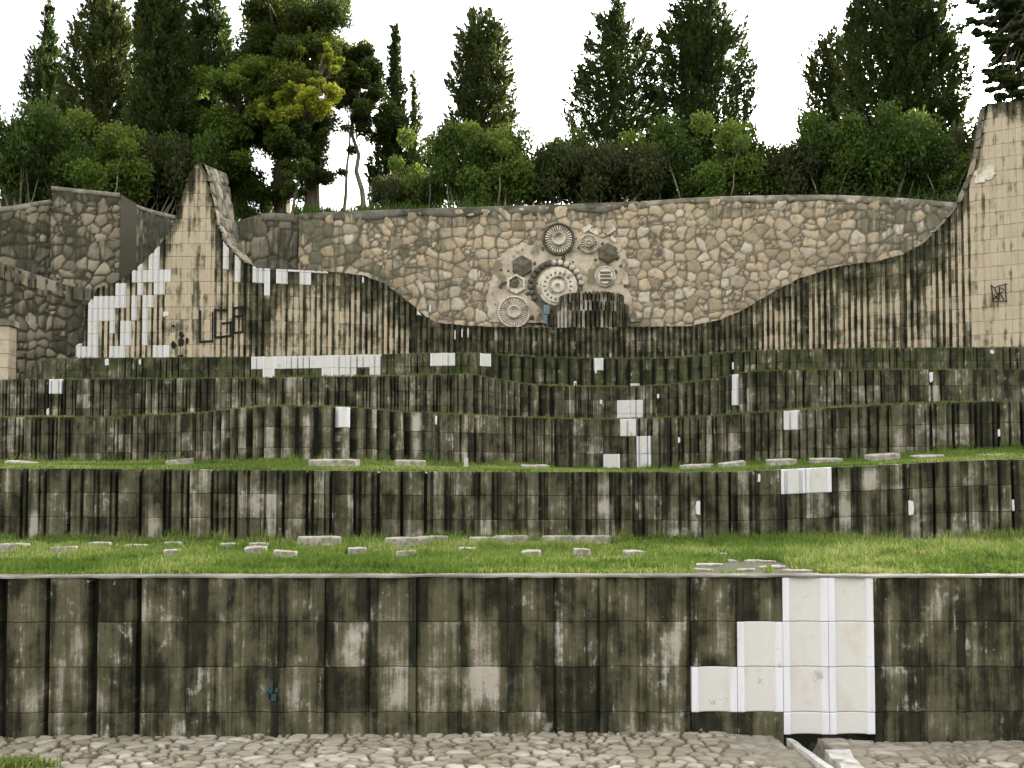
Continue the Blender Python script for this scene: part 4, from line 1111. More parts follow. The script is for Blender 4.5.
# slabs on the second terrace
GS = 'thin slabs on the second terrace'
SL = [(22, 463.5, 26, 'thin tilted slab at the left edge of the second terrace'), (180, 461.5, 24, 'thin white slab lying tilted in the grass, left part of the second terrace'),
      (334, 464, 50, 'widest white slab on the second terrace, below the closely ribbed bulge'), (410, 464.5, 30, 'grey block slab right of the widest white slab on the second terrace'),
      (535, 467, 28, 'thin slab in the grass left of the white stepped repair'), (697, 466.5, 32, 'thin long slab right of the white stepped repair on the second terrace'),
      (732, 464, 26, 'thin tilted slab on the second terrace, above the small white chip of the lower wall'), (781, 461.5, 28, 'thin slab on the second terrace straight above the white rectangle'),
      (826, 460.5, 28, 'white thin slab right above the end of the white rectangle'), (883, 458.5, 30, 'thickest white slab on the right of the second terrace'),
      (927, 457.5, 27, 'thin white slab on the second terrace, second from the right'), (990, 456.5, 22, 'thin slab sunk in grass at the right end of the second terrace')]
for i, (x, y, w_, l) in enumerate(SL):
    D_ = float(D2(x)) * .45 + float(D3(x)) * .55
    P_ = W(x, y, D_); wx = w_ * D_ / F
    v, f = grave_mesh(wx, .55, .055 if i not in (2, 3, 9) else .09, 500 + i, .08)
    o = obj('grave_slab', v, f, M['stone']); o.location = tuple(P_ - (0, 0, .02)); o.rotation_euler = (.05, [.10, -.10, 0., .03, 0, -.05, -.12, -.04, -.02, -.06, -.05, -.03][i], 0); tag(o, l, 'grave slab', GS)
# one thin white upright marker
p = W(466, 470, 18.5); m = MB(); m.box((-.035, -.03, -.1), (.035, .03, .19)); m.box((-.028, -.025, .19), (.028, .025, .205))
o = obj('marker_stone', m.V(), m.f, M['cap']); o.location = tuple(p); tag(o, 'little white upright marker stone in the grass of the second terrace', 'marker')

# ------------------------------------------------------------------ grass
def grass_mat(name, a, b, c):
    t = NT(name); r, g, bb = t.sep(t.attr('leaf').outputs['Color'])
    col = t.mix(t.mapr(r, 0, .6, smooth=False), a, b); col = t.mix(t.mapr(r, .6, 1, smooth=False), col, c)
    return t.done(col, .65, trans=.35, spec=.2)
M['grass'] = grass_mat('meadow_grass', (.068, .122, .017), (.145, .215, .033), (.33, .345, .115))
M['grass_dim'] = grass_mat('dull_grass', (.050, .080, .014), (.095, .125, .025), (.20, .20, .07))
def grass(name, pos, h, wd, mat, lean=.5, seed=1, segs=2):
    r = np.random.default_rng(seed); n = len(pos); a = r.uniform(0, 2 * math.pi, n); l = np.abs(r.normal(0, lean, n)) + .05
    h = np.broadcast_to(h, (n,)) * r.uniform(.55, 1.25, n)
    d = np.stack([np.cos(a), np.sin(a), 0 * a], -1); fa = r.uniform(-.7, .7, n); s_ = np.stack([np.cos(fa), np.sin(fa), 0 * a], -1) * (wd * r.uniform(.6, 1.3, n))[:, None] / 2
    up = np.array([0, 0, 1.])
    b = pos; m1 = b + up * (h * .55)[:, None] + d * (h * l * .25)[:, None]; tp = b + up * (h * (1 - .22 * l))[:, None] + d * (h * l * .85)[:, None]
    V = np.stack([b - s_, b + s_, m1 + s_ * .75, m1 - s_ * .75, tp], 1).reshape(-1, 3)
    i = np.arange(n)[:, None] * 5
    F3 = np.concatenate([i + [0, 1, 2], i + [0, 2, 3], i + [3, 2, 4]], 0)
    patch = fbm(pos[:, 0] * .9, pos[:, 1] * .9, 31, 3)
    q = np.clip(r.uniform(0, 1, n) * .7 + (patch - .5) * 1.3 + .12, 0, 1)
    at = np.repeat(np.stack([q, r.uniform(0, 1, n), q, 0 * q + 1], -1), 5, 0)
    return setting(obj(name, V, F3, mat, attrs={'leaf': at}), 'stuff')
def scatter(fr, bk, px0, px1, n, seed, vmin=0., vmax=1., keep=None, vpow=1.):
    r = np.random.default_rng(seed); px = r.uniform(px0, px1, n); v = vmin + (vmax - vmin) * r.uniform(0, 1, n) ** vpow
    P = fr(px); P = P + (bk(px) - P) * v[:, None]
    if keep is not None:
        k = keep(px, v, P, r); P = P[k]
    return P
def keep1(px, v, P, r):
    qx, qy = proj(P)
    bare = np.exp(-(((qx - 752) / 46) ** 2 + ((qy - 567) / 7.5) ** 2) ** 1.5) + np.exp(-(((qx - 708) / 18) ** 2 + ((qy - 569) / 5) ** 2))
    ok = np.ones(len(px), bool)
    for sx, sy, sw, sd in STN: ok &= ~((np.abs(P[:, 0] - sx) < sw * .5 + .02) & (P[:, 1] < sy + sd * .5) & (P[:, 1] > sy - sd * .5 - np.where(P[:, 0] > 2, .75, .38)))
    thin = sstep(.46, .34, fbm(P[:, 0] * 1.3, P[:, 1] * 1.8, 95, 3)) * .8
    return ok & (r.uniform(0, 1, len(px)) > thin) & (r.uniform(0, 1, len(px)) > 1.5 * bare * (.5 + fbm(P[:, 0] * 3, P[:, 1] * 3, 90)))
gp = scatter(fr1, bk1, -270, 1300, 205000, 5, .01, .985, keep1)
gh = .022 + .17 * fbm(gp[:, 0] * 1.1, gp[:, 1] * 1.1, 41, 4) ** 2 + .05 * (vnoise(gp[:, 0] * 5, gp[:, 1] * 5, 49) > .72) + .07 * sstep(700, 800, proj(gp)[0]) * fbm(gp[:, 0] * 2.5, gp[:, 1] * 2.5, 44, 3) + .03 * sstep(15.2, 15.9, gp[:, 1])
gh = gh * np.where(gp[:, 1] < 10.7, .62, 1.)
grass('grass', gp, gh, .016, M['grass'], .6, 7)
gp = scatter(fr2, bk2, -220, 1300, 80000, 6, .03, .98)
grass('grass', gp, .025 + .05 * fbm(gp[:, 0], gp[:, 1], 42, 3) + .10 * sstep(-1.2, -.2, gp[:, 1] - D3(proj(gp)[0])) * fbm(gp[:, 0] * 2, gp[:, 1], 46, 2), .019, M['grass'], .5, 8)
gp = scatter(fr3, bk3, -200, 1300, 36000, 7, .0, .5, None, 1.6)
grass('grass', gp, .03 + .06 * fbm(gp[:, 0], gp[:, 1], 43, 3), .02, M['grass_dim'], .6, 9)
gp = scatter(fr4, bk4, 50, 1300, 32000, 8, .0, .97, None, 1.3)
grass('grass', gp, .03 + .09 * fbm(gp[:, 0], gp[:, 1], 45, 3), .022, M['grass_dim'], .6, 10)
gp = scatter(lambda px: path5.on(px, .05) + (0, 0, -.02), lambda px: path5.on(px, .9) + (0, 0, -.02), 60, 1080, 9000, 12, .0, 1.)
grass('grass', gp, .04 + .05 * fbm(gp[:, 0], gp[:, 1], 47, 3), .02, M['grass_dim'], .6, 11)
# tufts: tall weeds at the foot of walls 2 and 3
r = np.random.default_rng(4); cl = []
for px in np.concatenate([r.uniform(0, 1024, 46), r.uniform(710, 1020, 26)]):
    b = bk1(np.array([px]))[0] - (0, r.uniform(.1, .5), 0); cl.append(b + r.normal(0, 1, (26, 3)) * (.07, .05, 0))
for px in r.uniform(0, 1024, 60):
    b = bk2(np.array([px]))[0] - (0, r.uniform(.1, .3), 0); cl.append(b + r.normal(0, 1, (16, 3)) * (.08, .05, 0))
gp = np.concatenate(cl); grass('weeds', gp, .20, .012, M['grass'], .35, 13)
# weeds on the cobbles at the bottom left corner
r = np.random.default_rng(9); c0 = Wz(14, 768, Z0)
gp = c0 + r.normal(0, 1, (260, 3)) * (.13, .04, 0) + (0, 0, .0)
grass('weeds', gp, .10, .02, M['grass'], .9, 14)
# ------------------------------------------------------------------ trees
M['cypress'] = mat_leaf('cypress_foliage', (.018, .036, .010), (.044, .076, .016), (.10, .12, .026), .26)
M['cypress2'] = mat_leaf('olive_cypress_foliage', (.026, .042, .011), (.058, .084, .018), (.13, .135, .032), .26)
M['pine'] = mat_leaf('pine_foliage', (.028, .048, .008), (.080, .115, .015), (.20, .22, .026), .34)
M['broad'] = mat_leaf('broad_foliage', (.040, .080, .012), (.11, .18, .022), (.20, .26, .034), .45)
M['yellow'] = mat_leaf('painted_sunlit_foliage', (.10, .15, .016), (.32, .36, .030), (.58, .56, .07), .45)  # sunlight on the foliage patch, put into the leaf colour
M['shrub'] = mat_leaf('shrub_foliage', (.024, .052, .010), (.058, .102, .014), (.12, .17, .028), .36)
M['shrub2'] = mat_leaf('light_shrub_foliage', (.040, .082, .012), (.105, .170, .022), (.19, .25, .045), .4)
M['shrub3'] = mat_leaf('dull_shrub_foliage', (.026, .038, .012), (.054, .068, .020), (.10, .105, .034), .3)
M['bark'] = mat_simple('grey_bark', (.075, .060, .042), (.15, .125, .095), 7., stretch=(1, 1, .25))
M['bark_pale'] = mat_simple('pale_bark', (.17, .145, .11), (.30, .27, .22), 7., stretch=(1, 1, .25))

def leaves(C, ax, ln, wd, rnd, g, r):
    """one diamond leaf per centre: C (n,3), axis ax (n,3), length, width"""
    n = len(C); ax = ax / (np.linalg.norm(ax, axis=1, keepdims=True) + 1e-9)
    q = r.normal(0, 1, (n, 3)); s_ = np.cross(ax, q); s_ /= np.linalg.norm(s_, axis=1, keepdims=True) + 1e-9
    L = (ln * r.uniform(.6, 1.3, n))[:, None] / 2; Wd = (wd * r.uniform(.6, 1.3, n))[:, None] / 2
    bend = np.cross(s_, ax) * L * .35
    V = np.stack([C - ax * L, C + s_ * Wd + bend * .5, C + ax * L, C - s_ * Wd + bend * .5], 1).reshape(-1, 3)
    Fq = np.arange(n * 4).reshape(n, 4)
    at = np.repeat(np.stack([np.clip(rnd, 0, 1), g, rnd, rnd * 0 + 1], -1), 4, 0)
    return V, Fq, at

def cypress_data(h, R, prof, seed, tips=620, per=30, leaf=.20, open_=0., spread=(.22, .36), trunk=True):
    tips = int(tips * 1.35); spread = (spread[0] * .85, spread[1] * .8); per = int(per * 1.8); leaf = leaf * .78
    """column crown made of upswept sprays on short branches"""
    r = np.random.default_rng(seed); hs = []
    u = r.uniform(0, 1, tips * 4); pr = np.interp(u, [p[0] for p in prof], [p[1] for p in prof])
    u = u[r.uniform(0, 1, len(u)) < (pr + .12) / 1.12][:tips]; pr = np.interp(u, [p[0] for p in prof], [p[1] for p in prof])
    a = r.uniform(0, 2 * math.pi, len(u))
    lump = .70 + .40 * vnoise(a / (2 * math.pi) * 7 + 3, u * h / (R * .8), seed) + .26 * vnoise(a / (2 * math.pi) * 15, u * h / (R * .4), seed + 2)
    rad = R * pr * lump * (1 - r.uniform(0, 1, len(u)) ** 2.2 * .55)
    if open_: 
        gapn = vnoise(a / (2 * math.pi) * 4 + 1, u * h / (R * .55), seed + 8); k = gapn > open_ * r.uniform(.6, 1.1, len(u)); u, pr, a, rad = u[k], pr[k], a[k], rad[k]
    tip = np.stack([rad * np.cos(a), rad * np.sin(a), u * h], -1)
    n = len(tip)
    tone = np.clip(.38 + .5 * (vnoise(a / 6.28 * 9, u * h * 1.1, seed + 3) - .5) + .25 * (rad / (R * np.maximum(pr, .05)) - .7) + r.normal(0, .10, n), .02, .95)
    C = np.repeat(tip, per, 0); outw = np.stack([np.cos(a), np.sin(a), 0 * a], -1)
    dirn = outw * r.uniform(.35, .95, n)[:, None] + np.array([0, 0, .85]) + r.normal(0, .22, (n, 3)); dirn /= np.linalg.norm(dirn, axis=1, keepdims=True)
    dirn = np.repeat(dirn, per, 0); L = np.repeat(spread[1] * 2.6 * r.uniform(.7, 1.35, n) * (.55 + .45 * np.minimum(1, pr * 1.6)), per)
    s_ = r.uniform(0, 1, n * per) ** .8; q = r.normal(0, 1, (n * per, 3)); q /= np.linalg.norm(q, axis=1, keepdims=True)
    wdt = spread[0] * 1.5 * (1 - s_) ** .7 * np.sqrt(r.uniform(0, 1, n * per))
    C = C + dirn * ((s_ - .55) * L)[:, None] + q * wdt[:, None]
    ax = dirn + q * .35 + r.normal(0, .25, C.shape)
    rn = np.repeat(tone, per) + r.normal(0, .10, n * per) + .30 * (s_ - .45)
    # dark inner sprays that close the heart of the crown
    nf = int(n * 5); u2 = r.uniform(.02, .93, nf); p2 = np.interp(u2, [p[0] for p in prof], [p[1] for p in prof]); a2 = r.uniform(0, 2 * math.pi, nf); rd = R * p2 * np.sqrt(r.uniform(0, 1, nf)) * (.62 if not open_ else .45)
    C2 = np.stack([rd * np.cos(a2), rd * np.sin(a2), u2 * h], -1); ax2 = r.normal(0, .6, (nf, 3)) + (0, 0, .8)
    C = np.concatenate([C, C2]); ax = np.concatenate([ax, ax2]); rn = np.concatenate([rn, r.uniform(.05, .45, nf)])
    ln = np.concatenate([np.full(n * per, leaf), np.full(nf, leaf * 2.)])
    V, Fq, at = leaves(C, ax, ln, ln * .48, rn, r.uniform(0, 1, len(C)), r)
    return V, Fq, at

def blob_crown(cent, rad, seed, per=260, leaf=.2, tone=None, flat=.75, width=.55):
    r = np.random.default_rng(seed); cent = np.asarray(cent, float); rad = np.asarray(rad, float); n = len(cent)
    leaf = leaf * .78; cnt = np.maximum(20, (1.7 * per * (rad / rad.mean()) ** 2)).astype(int)
    idx = np.repeat(np.arange(n), cnt); q = r.normal(0, 1, (len(idx), 3)); q /= np.linalg.norm(q, axis=1, keepdims=True)
    rr = r.uniform(0, 1, len(idx)) ** .45
    lump = .75 + .5 * vnoise(q[:, 0] * 2.5 + idx * 3.1, q[:, 2] * 2.5 + q[:, 1] * 2, seed)
    off = q * (rr * lump * rad[idx])[:, None] * (1, 1, flat)
    C = cent[idx] + off
    ax = q * .6 + r.normal(0, .7, q.shape) + (0, 0, -.1)
    tn = (tone if tone is not None else r.uniform(.2, .7, n))[idx]
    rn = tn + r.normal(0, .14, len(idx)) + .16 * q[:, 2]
    return leaves(C, ax, leaf, leaf * width, rn, r.uniform(0, 1, len(idx)), r)

def limb(m, P0, P1, r0, r1, seed, sag=.1, k=6, n=7):
    r = np.random.default_rng(seed); t = np.linspace(0, 1, k)[:, None]; P0 = np.asarray(P0, float); P1 = np.asarray(P1, float)
    p = P0 + (P1 - P0) * t + r.normal(0, sag, (k, 3)) * (np.sin(math.pi * t)) * np.linalg.norm(P1 - P0) * .25
    m.tube(p, np.linspace(r0, r1, k), n); return p

ZT = ZH
def crown_obj(root, parts, mat, name='crown'):
    V = np.concatenate([p[0] for p in parts]); o = 0; Fs = []
    for p in parts: Fs.append(p[1] + o); o += len(p[0])
    c = obj(name, V + np.array(root.location), np.concatenate(Fs), mat, root, {'leaf': np.concatenate([p[2] for p in parts])})
    return c
PROF_COL = [(0, .75), (.1, .95), (.35, 1), (.6, .86), (.8, .62), (.92, .36), (1, .05)]
PROF_CONE = [(0, .8), (.12, 1), (.3, .95), (.5, .75), (.7, .52), (.85, .30), (.95, .12), (1, .02)]
PROF_ROUND = [(0, .9), (.2, 1), (.5, .95), (.75, .8), (.9, .62), (.97, .4), (1, .2)]
GT = 'tall conifers behind the memorial walls'
def cypress(px, ytop, wpx, D, prof, label, seed, mat='cypress', tips=620, per=30, leaf=.2, open_=0., name='cypress_tree', spread=(.22, .36), ybase=None):
    top = W(px, ytop, D); R = wpx / 2 * D / F / 1.0
    z0 = ZT + (D - 60) * -.055 * (D > 60) - .1 if ybase is None else ybase
    h = float(top[2]) - z0
    root = thing(name, label, 'cypress' if name == 'cypress_tree' else 'conifer', (float(top[0]), D, z0), GT)
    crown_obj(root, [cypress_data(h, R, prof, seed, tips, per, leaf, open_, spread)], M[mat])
    m = MB(); k = 9; t = np.linspace(0, .93, k); r = np.random.default_rng(seed)
    p = np.stack([.06 * r.normal(size=k), .06 * r.normal(size=k), t * h], -1); p[0, :2] = 0
    m.tube(p + np.array(root.location), np.linspace(.24, .03, k), 8)
    for i in range(46):
        u = r.uniform(.1, .9); a = r.uniform(0, 2 * math.pi); rr = R * np.interp(u, [q[0] for q in prof], [q[1] for q in prof]) * .8
        limb(m, np.array(root.location) + (0, 0, u * h * .96), np.array(root.location) + (rr * math.cos(a), rr * math.sin(a), u * h * .96 + rr * .7), .05, .012, seed * 50 + i, .05, 4, 5)
    obj('trunk', m.V(), m.f, M['bark'], root); return root

cypress(49, 2, 50, 50, [(0, .8), (.3, 1), (.55, 1), (.70, .85), (.80, .60), (.86, .32), (.93, .18), (1, .03)], 'slim dark cypress at the far left with a thin feathery tip', 1, tips=520, per=28)
cypress(105, -16, 80, 47, [(0, .9), (.3, 1), (.55, 1), (.68, .85), (.80, .66), (.92, .42), (1, .08)], 'broad cone cypress, second from the left, warm tinted along its right side', 2, 'cypress2', tips=900, per=34)
cypress(163, -110, 56, 43, PROF_COL, 'tall straight columnar cypress left of the leaning pale tower, running out of the top', 3, tips=1300, per=34, leaf=.19)
cypress(209, -2, 62, 48, PROF_ROUND, 'dark round headed conifer right beside the tall columnar cypress', 4, tips=820, per=36)
cypress(395, 24, 64, 47, [(0, .9), (.15, 1), (.35, .9), (.5, .62), (.62, .36), (.75, .24), (.9, .14), (1, .02)], 'slim spire topped fir right of the leaning pine', 6, tips=560, per=26, open_=.36, name='fir_tree', leaf=.2)
cypress(414, 72, 26, 52, PROF_CONE, 'small pale spire just right of the slim fir', 61, 'cypress2', tips=220, per=24, open_=.3, name='fir_tree')
cypress(482, 11, 64, 49, [(0, .8), (.3, 1.), (.5, 1), (.72, .97), (.85, .80), (.94, .60), (.98, .45), (1, .2)], 'blunt topped brownish cypress standing alone left of centre', 7, 'cypress2', tips=760, per=34)
cypress(615, -8, 92, 48, [(0, .9), (.2, .95), (.45, 1), (.70, .95), (.80, .72), (.88, .46), (.94, .22), (1, .04)], 'ragged cypress with a spire tip, left one of the pair above the light wall', 8, tips=720, per=36, open_=.26, spread=(.24, .42))
cypress(698, -14, 92, 47, [(0, .85), (.25, .95), (.5, 1), (.72, 1), (.83, .84), (.90, .58), (.96, .36), (1, .08)], 'bushy dark cypress, right one of the pair above the light wall', 9, tips=1000, per=36, open_=.12, spread=(.25, .40))
cypress(832, 33, 74, 50, PROF_ROUND, 'shorter round topped cypress leaning on the left of the massive one', 10, 'cypress2', tips=620, per=34, open_=.12)
cypress(902, -64, 116, 46, [(0, .9), (.2, 1), (.5, 1), (.7, .90), (.82, .74), (.92, .5), (1, .1)], 'massive dark cypress left of the right tower, running out of the top', 11, tips=1700, per=38, open_=.08, spread=(.26, .40))
cypress(141, -40, 34, 58, PROF_CONE, 'thin conifer with sparse flat branches showing between two cypresses at the left', 12, tips=260, per=24, open_=.45, name='fir_tree')

def copy_tree(src, px, D, rz, sc, label):
    o = src.copy(); COL.objects.link(o); o['label'] = label
    for ch in src.children:
        c = ch.copy(); COL.objects.link(c); c.parent = o
    o.location = tuple(W(px, 200, D) * (1, 1, 0) + (0, 0, ZT - .1)); o.rotation_euler = (0, 0, rz); o.scale = (sc, sc, sc); return o
BIG = [o for o in COL.objects if o.get('label', '').startswith('massive dark cypress')][0]
copy_tree(BIG, 1090, 47, 2.1, .95, 'unseen cypress added behind the right tower to block the low sun, just beyond the cedar')  # both copies stand out of view, added to keep low sun off the walls
copy_tree(BIG, 1190, 45, 4.0, .92, 'unseen cypress added to block the low sun, farthest to the right beyond the tower')

def broad(px, ybase_py, D, label, cat, name, blobs, mat, seed, leaf=.2, per=260, trunk=(), bark='bark', flat=.75, extra=None, group=None, sub=()):
    """blobs: (px, py, radius px, depth shift, tone)"""
    p0 = W(px, ybase_py, D); p0[2] = ZT - .1
    root = thing(name, label, cat, tuple(p0), group)
    cent = np.array([W(b[0], b[1], D + b[3]) for b in blobs]) - p0; rad = np.array([b[2] * (D + b[3]) / F for b in blobs]); tone = np.array([b[4] for b in blobs])
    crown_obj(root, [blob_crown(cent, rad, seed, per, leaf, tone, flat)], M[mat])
    m = MB(); r = np.random.default_rng(seed)
    for (x0, y0, x1, y1, r0, r1) in trunk: limb(m, W(x0, y0, D), W(x1, y1, D), r0, r1, seed + int(x0), .06, 7, 8)
    if trunk:
        for i, c in enumerate(cent):
            x0, y0, x1, y1, r0, r1 = trunk[i % len(trunk)]; a = W(x1, y1, D); b0 = W(x0, y0, D); s_ = r.uniform(.62, 1.)
            limb(m, b0 + (a - b0) * s_, c + p0, min(.05, r1 * .6), .012, seed * 90 + i, .12, 5, 5)
        obj('trunk', m.V(), m.f, M[bark], root)
    for (bl, mt, s2, pr2) in sub:
        c2 = np.array([W(b[0], b[1], D + b[3]) for b in bl]) - p0; r2 = np.array([b[2] * (D + b[3]) / F for b in bl])
        crown_obj(root, [blob_crown(c2, r2, s2, pr2, leaf, np.array([b[4] for b in bl]), flat)], M[mt], 'lower_crown')
    return root

r = np.random.default_rng(77)
def ring_blobs(cx, cy, rx, ry, n, rad, tone, dz=2., seed=0):
    r = np.random.default_rng(seed); a = r.uniform(0, 2 * math.pi, n); q = np.sqrt(r.uniform(0, 1, n))
    return [(cx + rx * q[i] * math.cos(a[i]), cy + ry * q[i] * math.sin(a[i]), rad * r.uniform(.7, 1.3), r.uniform(-dz, dz), float(np.clip(tone + r.normal(0, .15), .05, .95))) for i in range(n)]
# great pine, then a yellow crown added to paint its sunlit patch
broad(284, 214, 45, 'great pine with two stout ivy clad trunks and a high bushy crown left of centre', 'pine', 'pine_tree',
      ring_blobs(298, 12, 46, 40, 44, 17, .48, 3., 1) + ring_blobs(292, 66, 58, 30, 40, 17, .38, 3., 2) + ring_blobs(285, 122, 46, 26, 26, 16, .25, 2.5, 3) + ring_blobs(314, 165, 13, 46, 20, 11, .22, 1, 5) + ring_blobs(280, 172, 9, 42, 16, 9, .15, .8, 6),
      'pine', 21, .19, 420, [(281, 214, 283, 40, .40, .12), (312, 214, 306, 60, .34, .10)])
broad(300, 214, 42, 'added yellow green crown in front of the great pine, sunlight painted into its leaf colour', 'tree', 'sunlit_patch_crown',
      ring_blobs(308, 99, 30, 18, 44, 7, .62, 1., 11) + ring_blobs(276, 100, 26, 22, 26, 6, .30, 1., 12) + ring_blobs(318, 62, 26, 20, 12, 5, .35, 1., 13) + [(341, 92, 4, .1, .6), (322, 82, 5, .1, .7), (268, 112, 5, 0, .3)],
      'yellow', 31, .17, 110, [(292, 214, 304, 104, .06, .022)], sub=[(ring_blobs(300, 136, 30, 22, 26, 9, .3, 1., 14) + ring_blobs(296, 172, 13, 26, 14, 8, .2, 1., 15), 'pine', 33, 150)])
broad(238, 214, 43.5, 'leafy mid green tree between the dark conifers and the great pine', 'tree', 'broadleaf_tree',
      ring_blobs(238, 92, 42, 34, 40, 12, .62, 2, 41) + ring_blobs(225, 140, 38, 28, 32, 13, .42, 1.5, 42) + ring_blobs(224, 185, 36, 26, 26, 13, .16, 1.5, 43), 'broad', 43, .2, 300, [(236, 214, 238, 100, .13, .05)])
broad(361, 212, 46, 'slender leaning pine with bare twin stems and a drooping crown', 'pine', 'pine_tree',
      ring_blobs(358, 78, 22, 32, 30, 11, .35, 1.5, 51) + ring_blobs(374, 120, 20, 22, 16, 9, .22, 1, 52) + [(346, 128, 6, 0, .3), (352, 150, 6, 0, .3), (342, 172, 6, 0, .35), (383, 140, 7, 0, .2)], 'pine', 53, .18, 300,
      [(364, 212, 352, 96, .12, .05), (344, 212, 352, 120, .08, .03)], bark='bark_pale')
broad(1010, 212, 41, 'cedar reaching in from the right edge with flat dark layered branches', 'cedar', 'cedar_tree',
      [(float(x), float(y), float(q), float(dz), float(tn)) for x, y, q, dz, tn in zip(*(lambda r: (lambda f: (966 + 62 * f + r.uniform(-4, 4, 260), -4 + 104 * r.uniform(0, 1, 260) ** 1.4 + 8 * f, r.uniform(3.5, 8.5, 260) * (.6 + .6 * f), r.uniform(-2.5, 2.5, 260), r.uniform(.2, .6, 260)))(r.uniform(0, 1, 260) ** .6))(np.random.default_rng(5))) if y < 42 or x > 985 + abs(y - 70) * .3],
      'cypress', 63, .16, 130, [(1062, 214, 1062, -80, .4, .06)], flat=.34)
# ---- shrubs and small trees along the wall top: four kinds, copied
def shrub_data(kind, seed):
    r = np.random.default_rng(seed); n = 22
    if kind == 0: c = [(r.uniform(-1.2, 1.2), r.uniform(-.7, .7), r.uniform(1.15, 2.2)) for _ in range(n)]
    elif kind == 1: c = [(r.uniform(-.7, .7), r.uniform(-.6, .6), r.uniform(.7, 3.2)) for _ in range(n)]
    elif kind == 2: c = [(r.uniform(-1.5, 1.5), r.uniform(-.6, .6), r.uniform(1.1, 1.9)) for _ in range(n)]
    else: c = [(r.uniform(-.9, .9) * (1 - abs(z - 1.6) * .2), r.uniform(-.7, .7), z) for z in r.uniform(.3, 2.8, n)]
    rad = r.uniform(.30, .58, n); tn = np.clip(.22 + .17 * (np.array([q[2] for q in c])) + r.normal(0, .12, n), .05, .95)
    return c, rad, tn
SH = []
for k, mt in enumerate(('shrub', 'shrub2', 'shrub3', 'shrub')):
    c, rad, tn = shrub_data(k, 600 + k)
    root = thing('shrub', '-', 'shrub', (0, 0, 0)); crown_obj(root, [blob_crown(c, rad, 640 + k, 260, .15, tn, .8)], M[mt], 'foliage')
    m = MB(); rr = np.random.default_rng(660 + k)
    for i in range(11):
        q = c[i * 2 % len(c)]; x0 = rr.uniform(-.5, .5)
        limb(m, (x0, rr.uniform(-.3, .3), -.05), (q[0], q[1], q[2]), .035, .01, 700 + k * 20 + i, .12, 6, 5)
    obj('stem', m.V(), m.f, M['bark_pale'], root); SH.append(root)
GS_ = 'shrubs along the top of the back walls'
def put_shrub(i, px, D, ytop, wpx, rz, label):
    src, used = SH[i], False
    z = ZT - .05; top = float(W(px, ytop, D)[2]); hgt = {0: 2.6, 1: 3.6, 2: 2.3, 3: 3.2}[i]; wid = {0: 2.7, 1: 2.1, 2: 3.1, 3: 2.5}[i]
    wpx = wpx * 1.2; s_ = (wpx * D / F / wid, wpx * D / F / wid, (top - z) / hgt)
    if src.get('used'):
        o = src.copy(); COL.objects.link(o)
        for ch in src.children:
            c = ch.copy(); COL.objects.link(c); c.parent = o
    else: o = src
    src['used'] = 1
    o.location = tuple(W(px, 200, D) * (1, 1, 0) + (0, 0, z)); o.scale = s_; o.rotation_euler = (0, 0, rz); o['label'] = label; o['group'] = GS_
SHR = [(0, 15, 40, 98, 70, 'dense shrub at the far left edge behind the dark wall'), (3, 62, 40.5, 108, 76, 'lush shrub behind the left part of the dark wall, below the slim cypress'), (1, 108, 40, 106, 66, 'light green bushy shrub above the square pier'),
       (2, 150, 41.5, 128, 66, 'dull low shrub behind the sagging wall, at the foot of the columnar cypress'), (0, 192, 42, 128, 56, 'dark shrub right behind the left tower'),
       (3, 84, 43, 128, 90, 'dark wide shrub deep behind the square pier'), (3, 20, 43.5, 118, 90, 'big dark shrub deep in the far left corner'),
       (1, 428, 41, 118, 46, 'fresh green shrub left of the blunt topped cypress'), (0, 462, 40.5, 122, 60, 'leafy shrub at the left foot of the blunt topped cypress'), (1, 497, 40, 112, 60, 'light green tall shrub in front of the blunt topped cypress'),
       (0, 530, 41, 134, 66, 'thick shrub in the open gap right of the blunt topped cypress, left one'), (2, 562, 40.5, 138, 84, 'low spreading shrub with bare stems in the middle of the open gap'), (2, 606, 40, 138, 84, 'low spreading shrub with tangled stems below the spire cypress'),
       (3, 590, 42.5, 118, 60, 'small bushy shrub against the left side of the spire cypress'), (1, 648, 41, 128, 60, 'tall light shrub filling the space between the cypress pair'), (3, 690, 40.5, 106, 84, 'big shrub below the bushy cypress of the pair'), (1, 726, 40, 104, 58, 'light shrub at the right foot of the bushy cypress'),
       (0, 766, 41, 140, 66, 'low shrub in the right sky gap, left of the dip'), (2, 796, 40.5, 136, 78, 'low shrub in the right sky gap, next to the big cypresses'), (3, 832, 40, 98, 84, 'leafy wide shrub at the foot of the shorter round topped cypress'),
       (0, 880, 39.5, 110, 78, 'dense shrub in front of the massive cypress, left side'), (3, 905, 39.5, 92, 60, 'tall green shrub climbing in front of the massive cypress'), (3, 948, 39, 108, 76, 'dark shrub right of the massive cypress, touching the right tower'), (2, 985, 39.5, 112, 70, 'shrub behind the right tower edge'),
       (0, 250, 44, 178, 36, 'small dark shrub beside the left tower, below the mid green tree'), (1, 412, 43.5, 150, 40, 'light shrub beside the slim fir foot'), (2, 395, 41, 170, 50, 'sparse low shrub under the slim fir')]
rr = np.random.default_rng(3)
for (i, px, D, yt, wp, l) in SHR: put_shrub(i, px, D, yt, wp, rr.uniform(-.5, .5), l)
for o in SH:
    if 'used' in o: del o['used']
for o in list(COL.objects):
    if 'used' in o: del o['used']
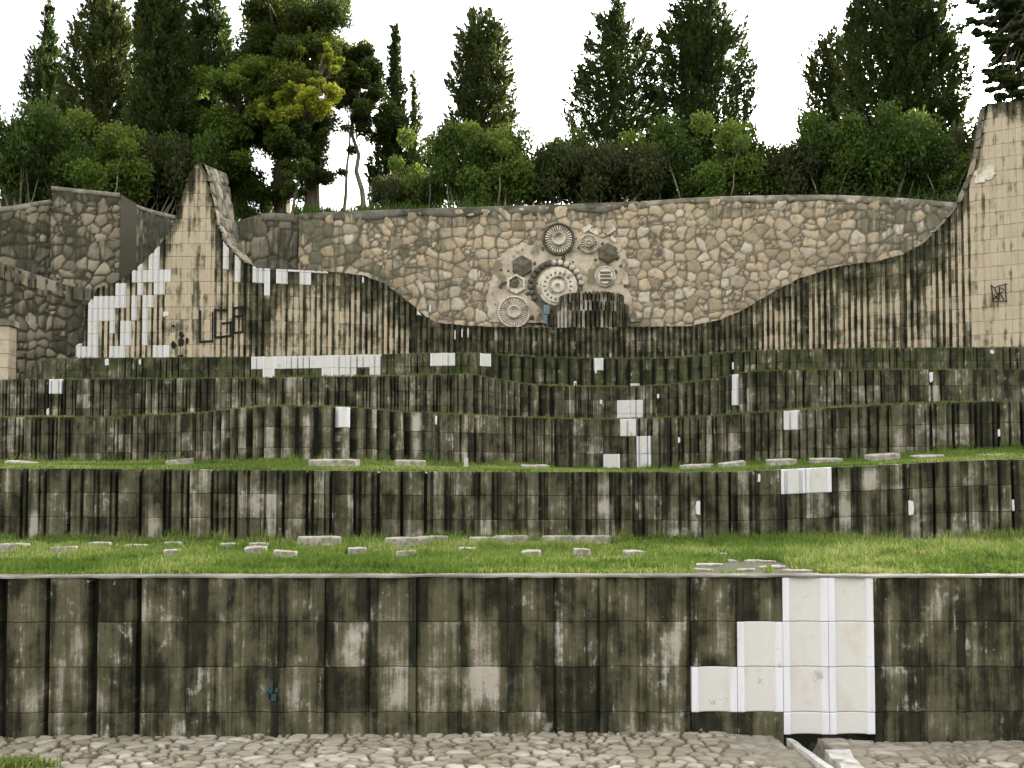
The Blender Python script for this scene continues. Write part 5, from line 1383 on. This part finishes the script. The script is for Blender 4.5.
# undergrowth along the wall top
gp = np.stack([rr.uniform(-24, 22, 26000), rr.uniform(0, 1, 26000) ** 1.5, np.zeros(26000)], -1)
sx = gp[:, 0] / 37.5 * F + 512
yb_ = np.where(sx > 299, Db(np.clip(sx, 299, 1150)), np.interp(sx, [-260, 53, 121, 240, 299], [34.6, 36.2, 36.8, 41.2, 36.8]))
gp[:, 1] = yb_ + .5 + gp[:, 1] * 6; gp[:, 2] = ZT - .08
grass('undergrowth', gp, .28 + .5 * fbm(gp[:, 0] * .7, gp[:, 1] * .7, 88, 3), .05, mat_leaf('undergrowth_green', (.03, .06, .010), (.06, .11, .016), (.10, .15, .03), .3), .5, 21)

# ------------------------------------------------------------------ light, sky, camera
w = bpy.data.worlds.new('World'); scene.world = w; w.use_nodes = True
nt = w.node_tree; bg = nt.nodes['Background']; sk = nt.nodes.new('ShaderNodeTexSky'); sk.sky_type = 'NISHITA'
SUN_EL, SUN_AZ = math.radians(14), math.radians(40)      # azimuth from +Y clockwise: right and behind the trees
sk.sun_disc = False; sk.sun_elevation = SUN_EL; sk.sun_rotation = SUN_AZ; sk.air_density = 1.; sk.dust_density = 7.; sk.ozone_density = 1.
hs = nt.nodes.new('ShaderNodeHueSaturation'); hs.inputs['Saturation'].default_value = .04
nt.links.new(sk.outputs[0], hs.inputs['Color']); nt.links.new(hs.outputs[0], bg.inputs[0]); bg.inputs[1].default_value = .15
su = bpy.data.lights.new('sun', 'SUN'); su.energy = 3.6; su.angle = math.radians(4); su.color = (1., .84, .55)
so = bpy.data.objects.new('sun', su); COL.objects.link(so)
d = Vector((math.sin(SUN_AZ) * math.cos(SUN_EL), math.cos(SUN_AZ) * math.cos(SUN_EL), math.sin(SUN_EL)))
so.rotation_euler = (-d).to_track_quat('-Z', 'Y').to_euler(); so.location = d * 60
cam = bpy.data.cameras.new('camera'); co_ = bpy.data.objects.new('camera', cam); COL.objects.link(co_)
cam.sensor_width = 36; cam.lens = F / 1024 * 36; cam.shift_y = (CY - 384) / 1024
co_.rotation_euler = (math.radians(90) + PITCH, 0, 0); cam.clip_start = .1; cam.clip_end = 4000
scene.camera = co_
scene.view_settings.view_transform = 'Standard'; scene.view_settings.look = 'None'; scene.view_settings.gamma = 1; scene.view_settings.exposure = 2.9
scene.cycles.max_bounces = 6; scene.cycles.diffuse_bounces = 3; scene.cycles.transmission_bounces = 2; scene.cycles.use_denoising = True
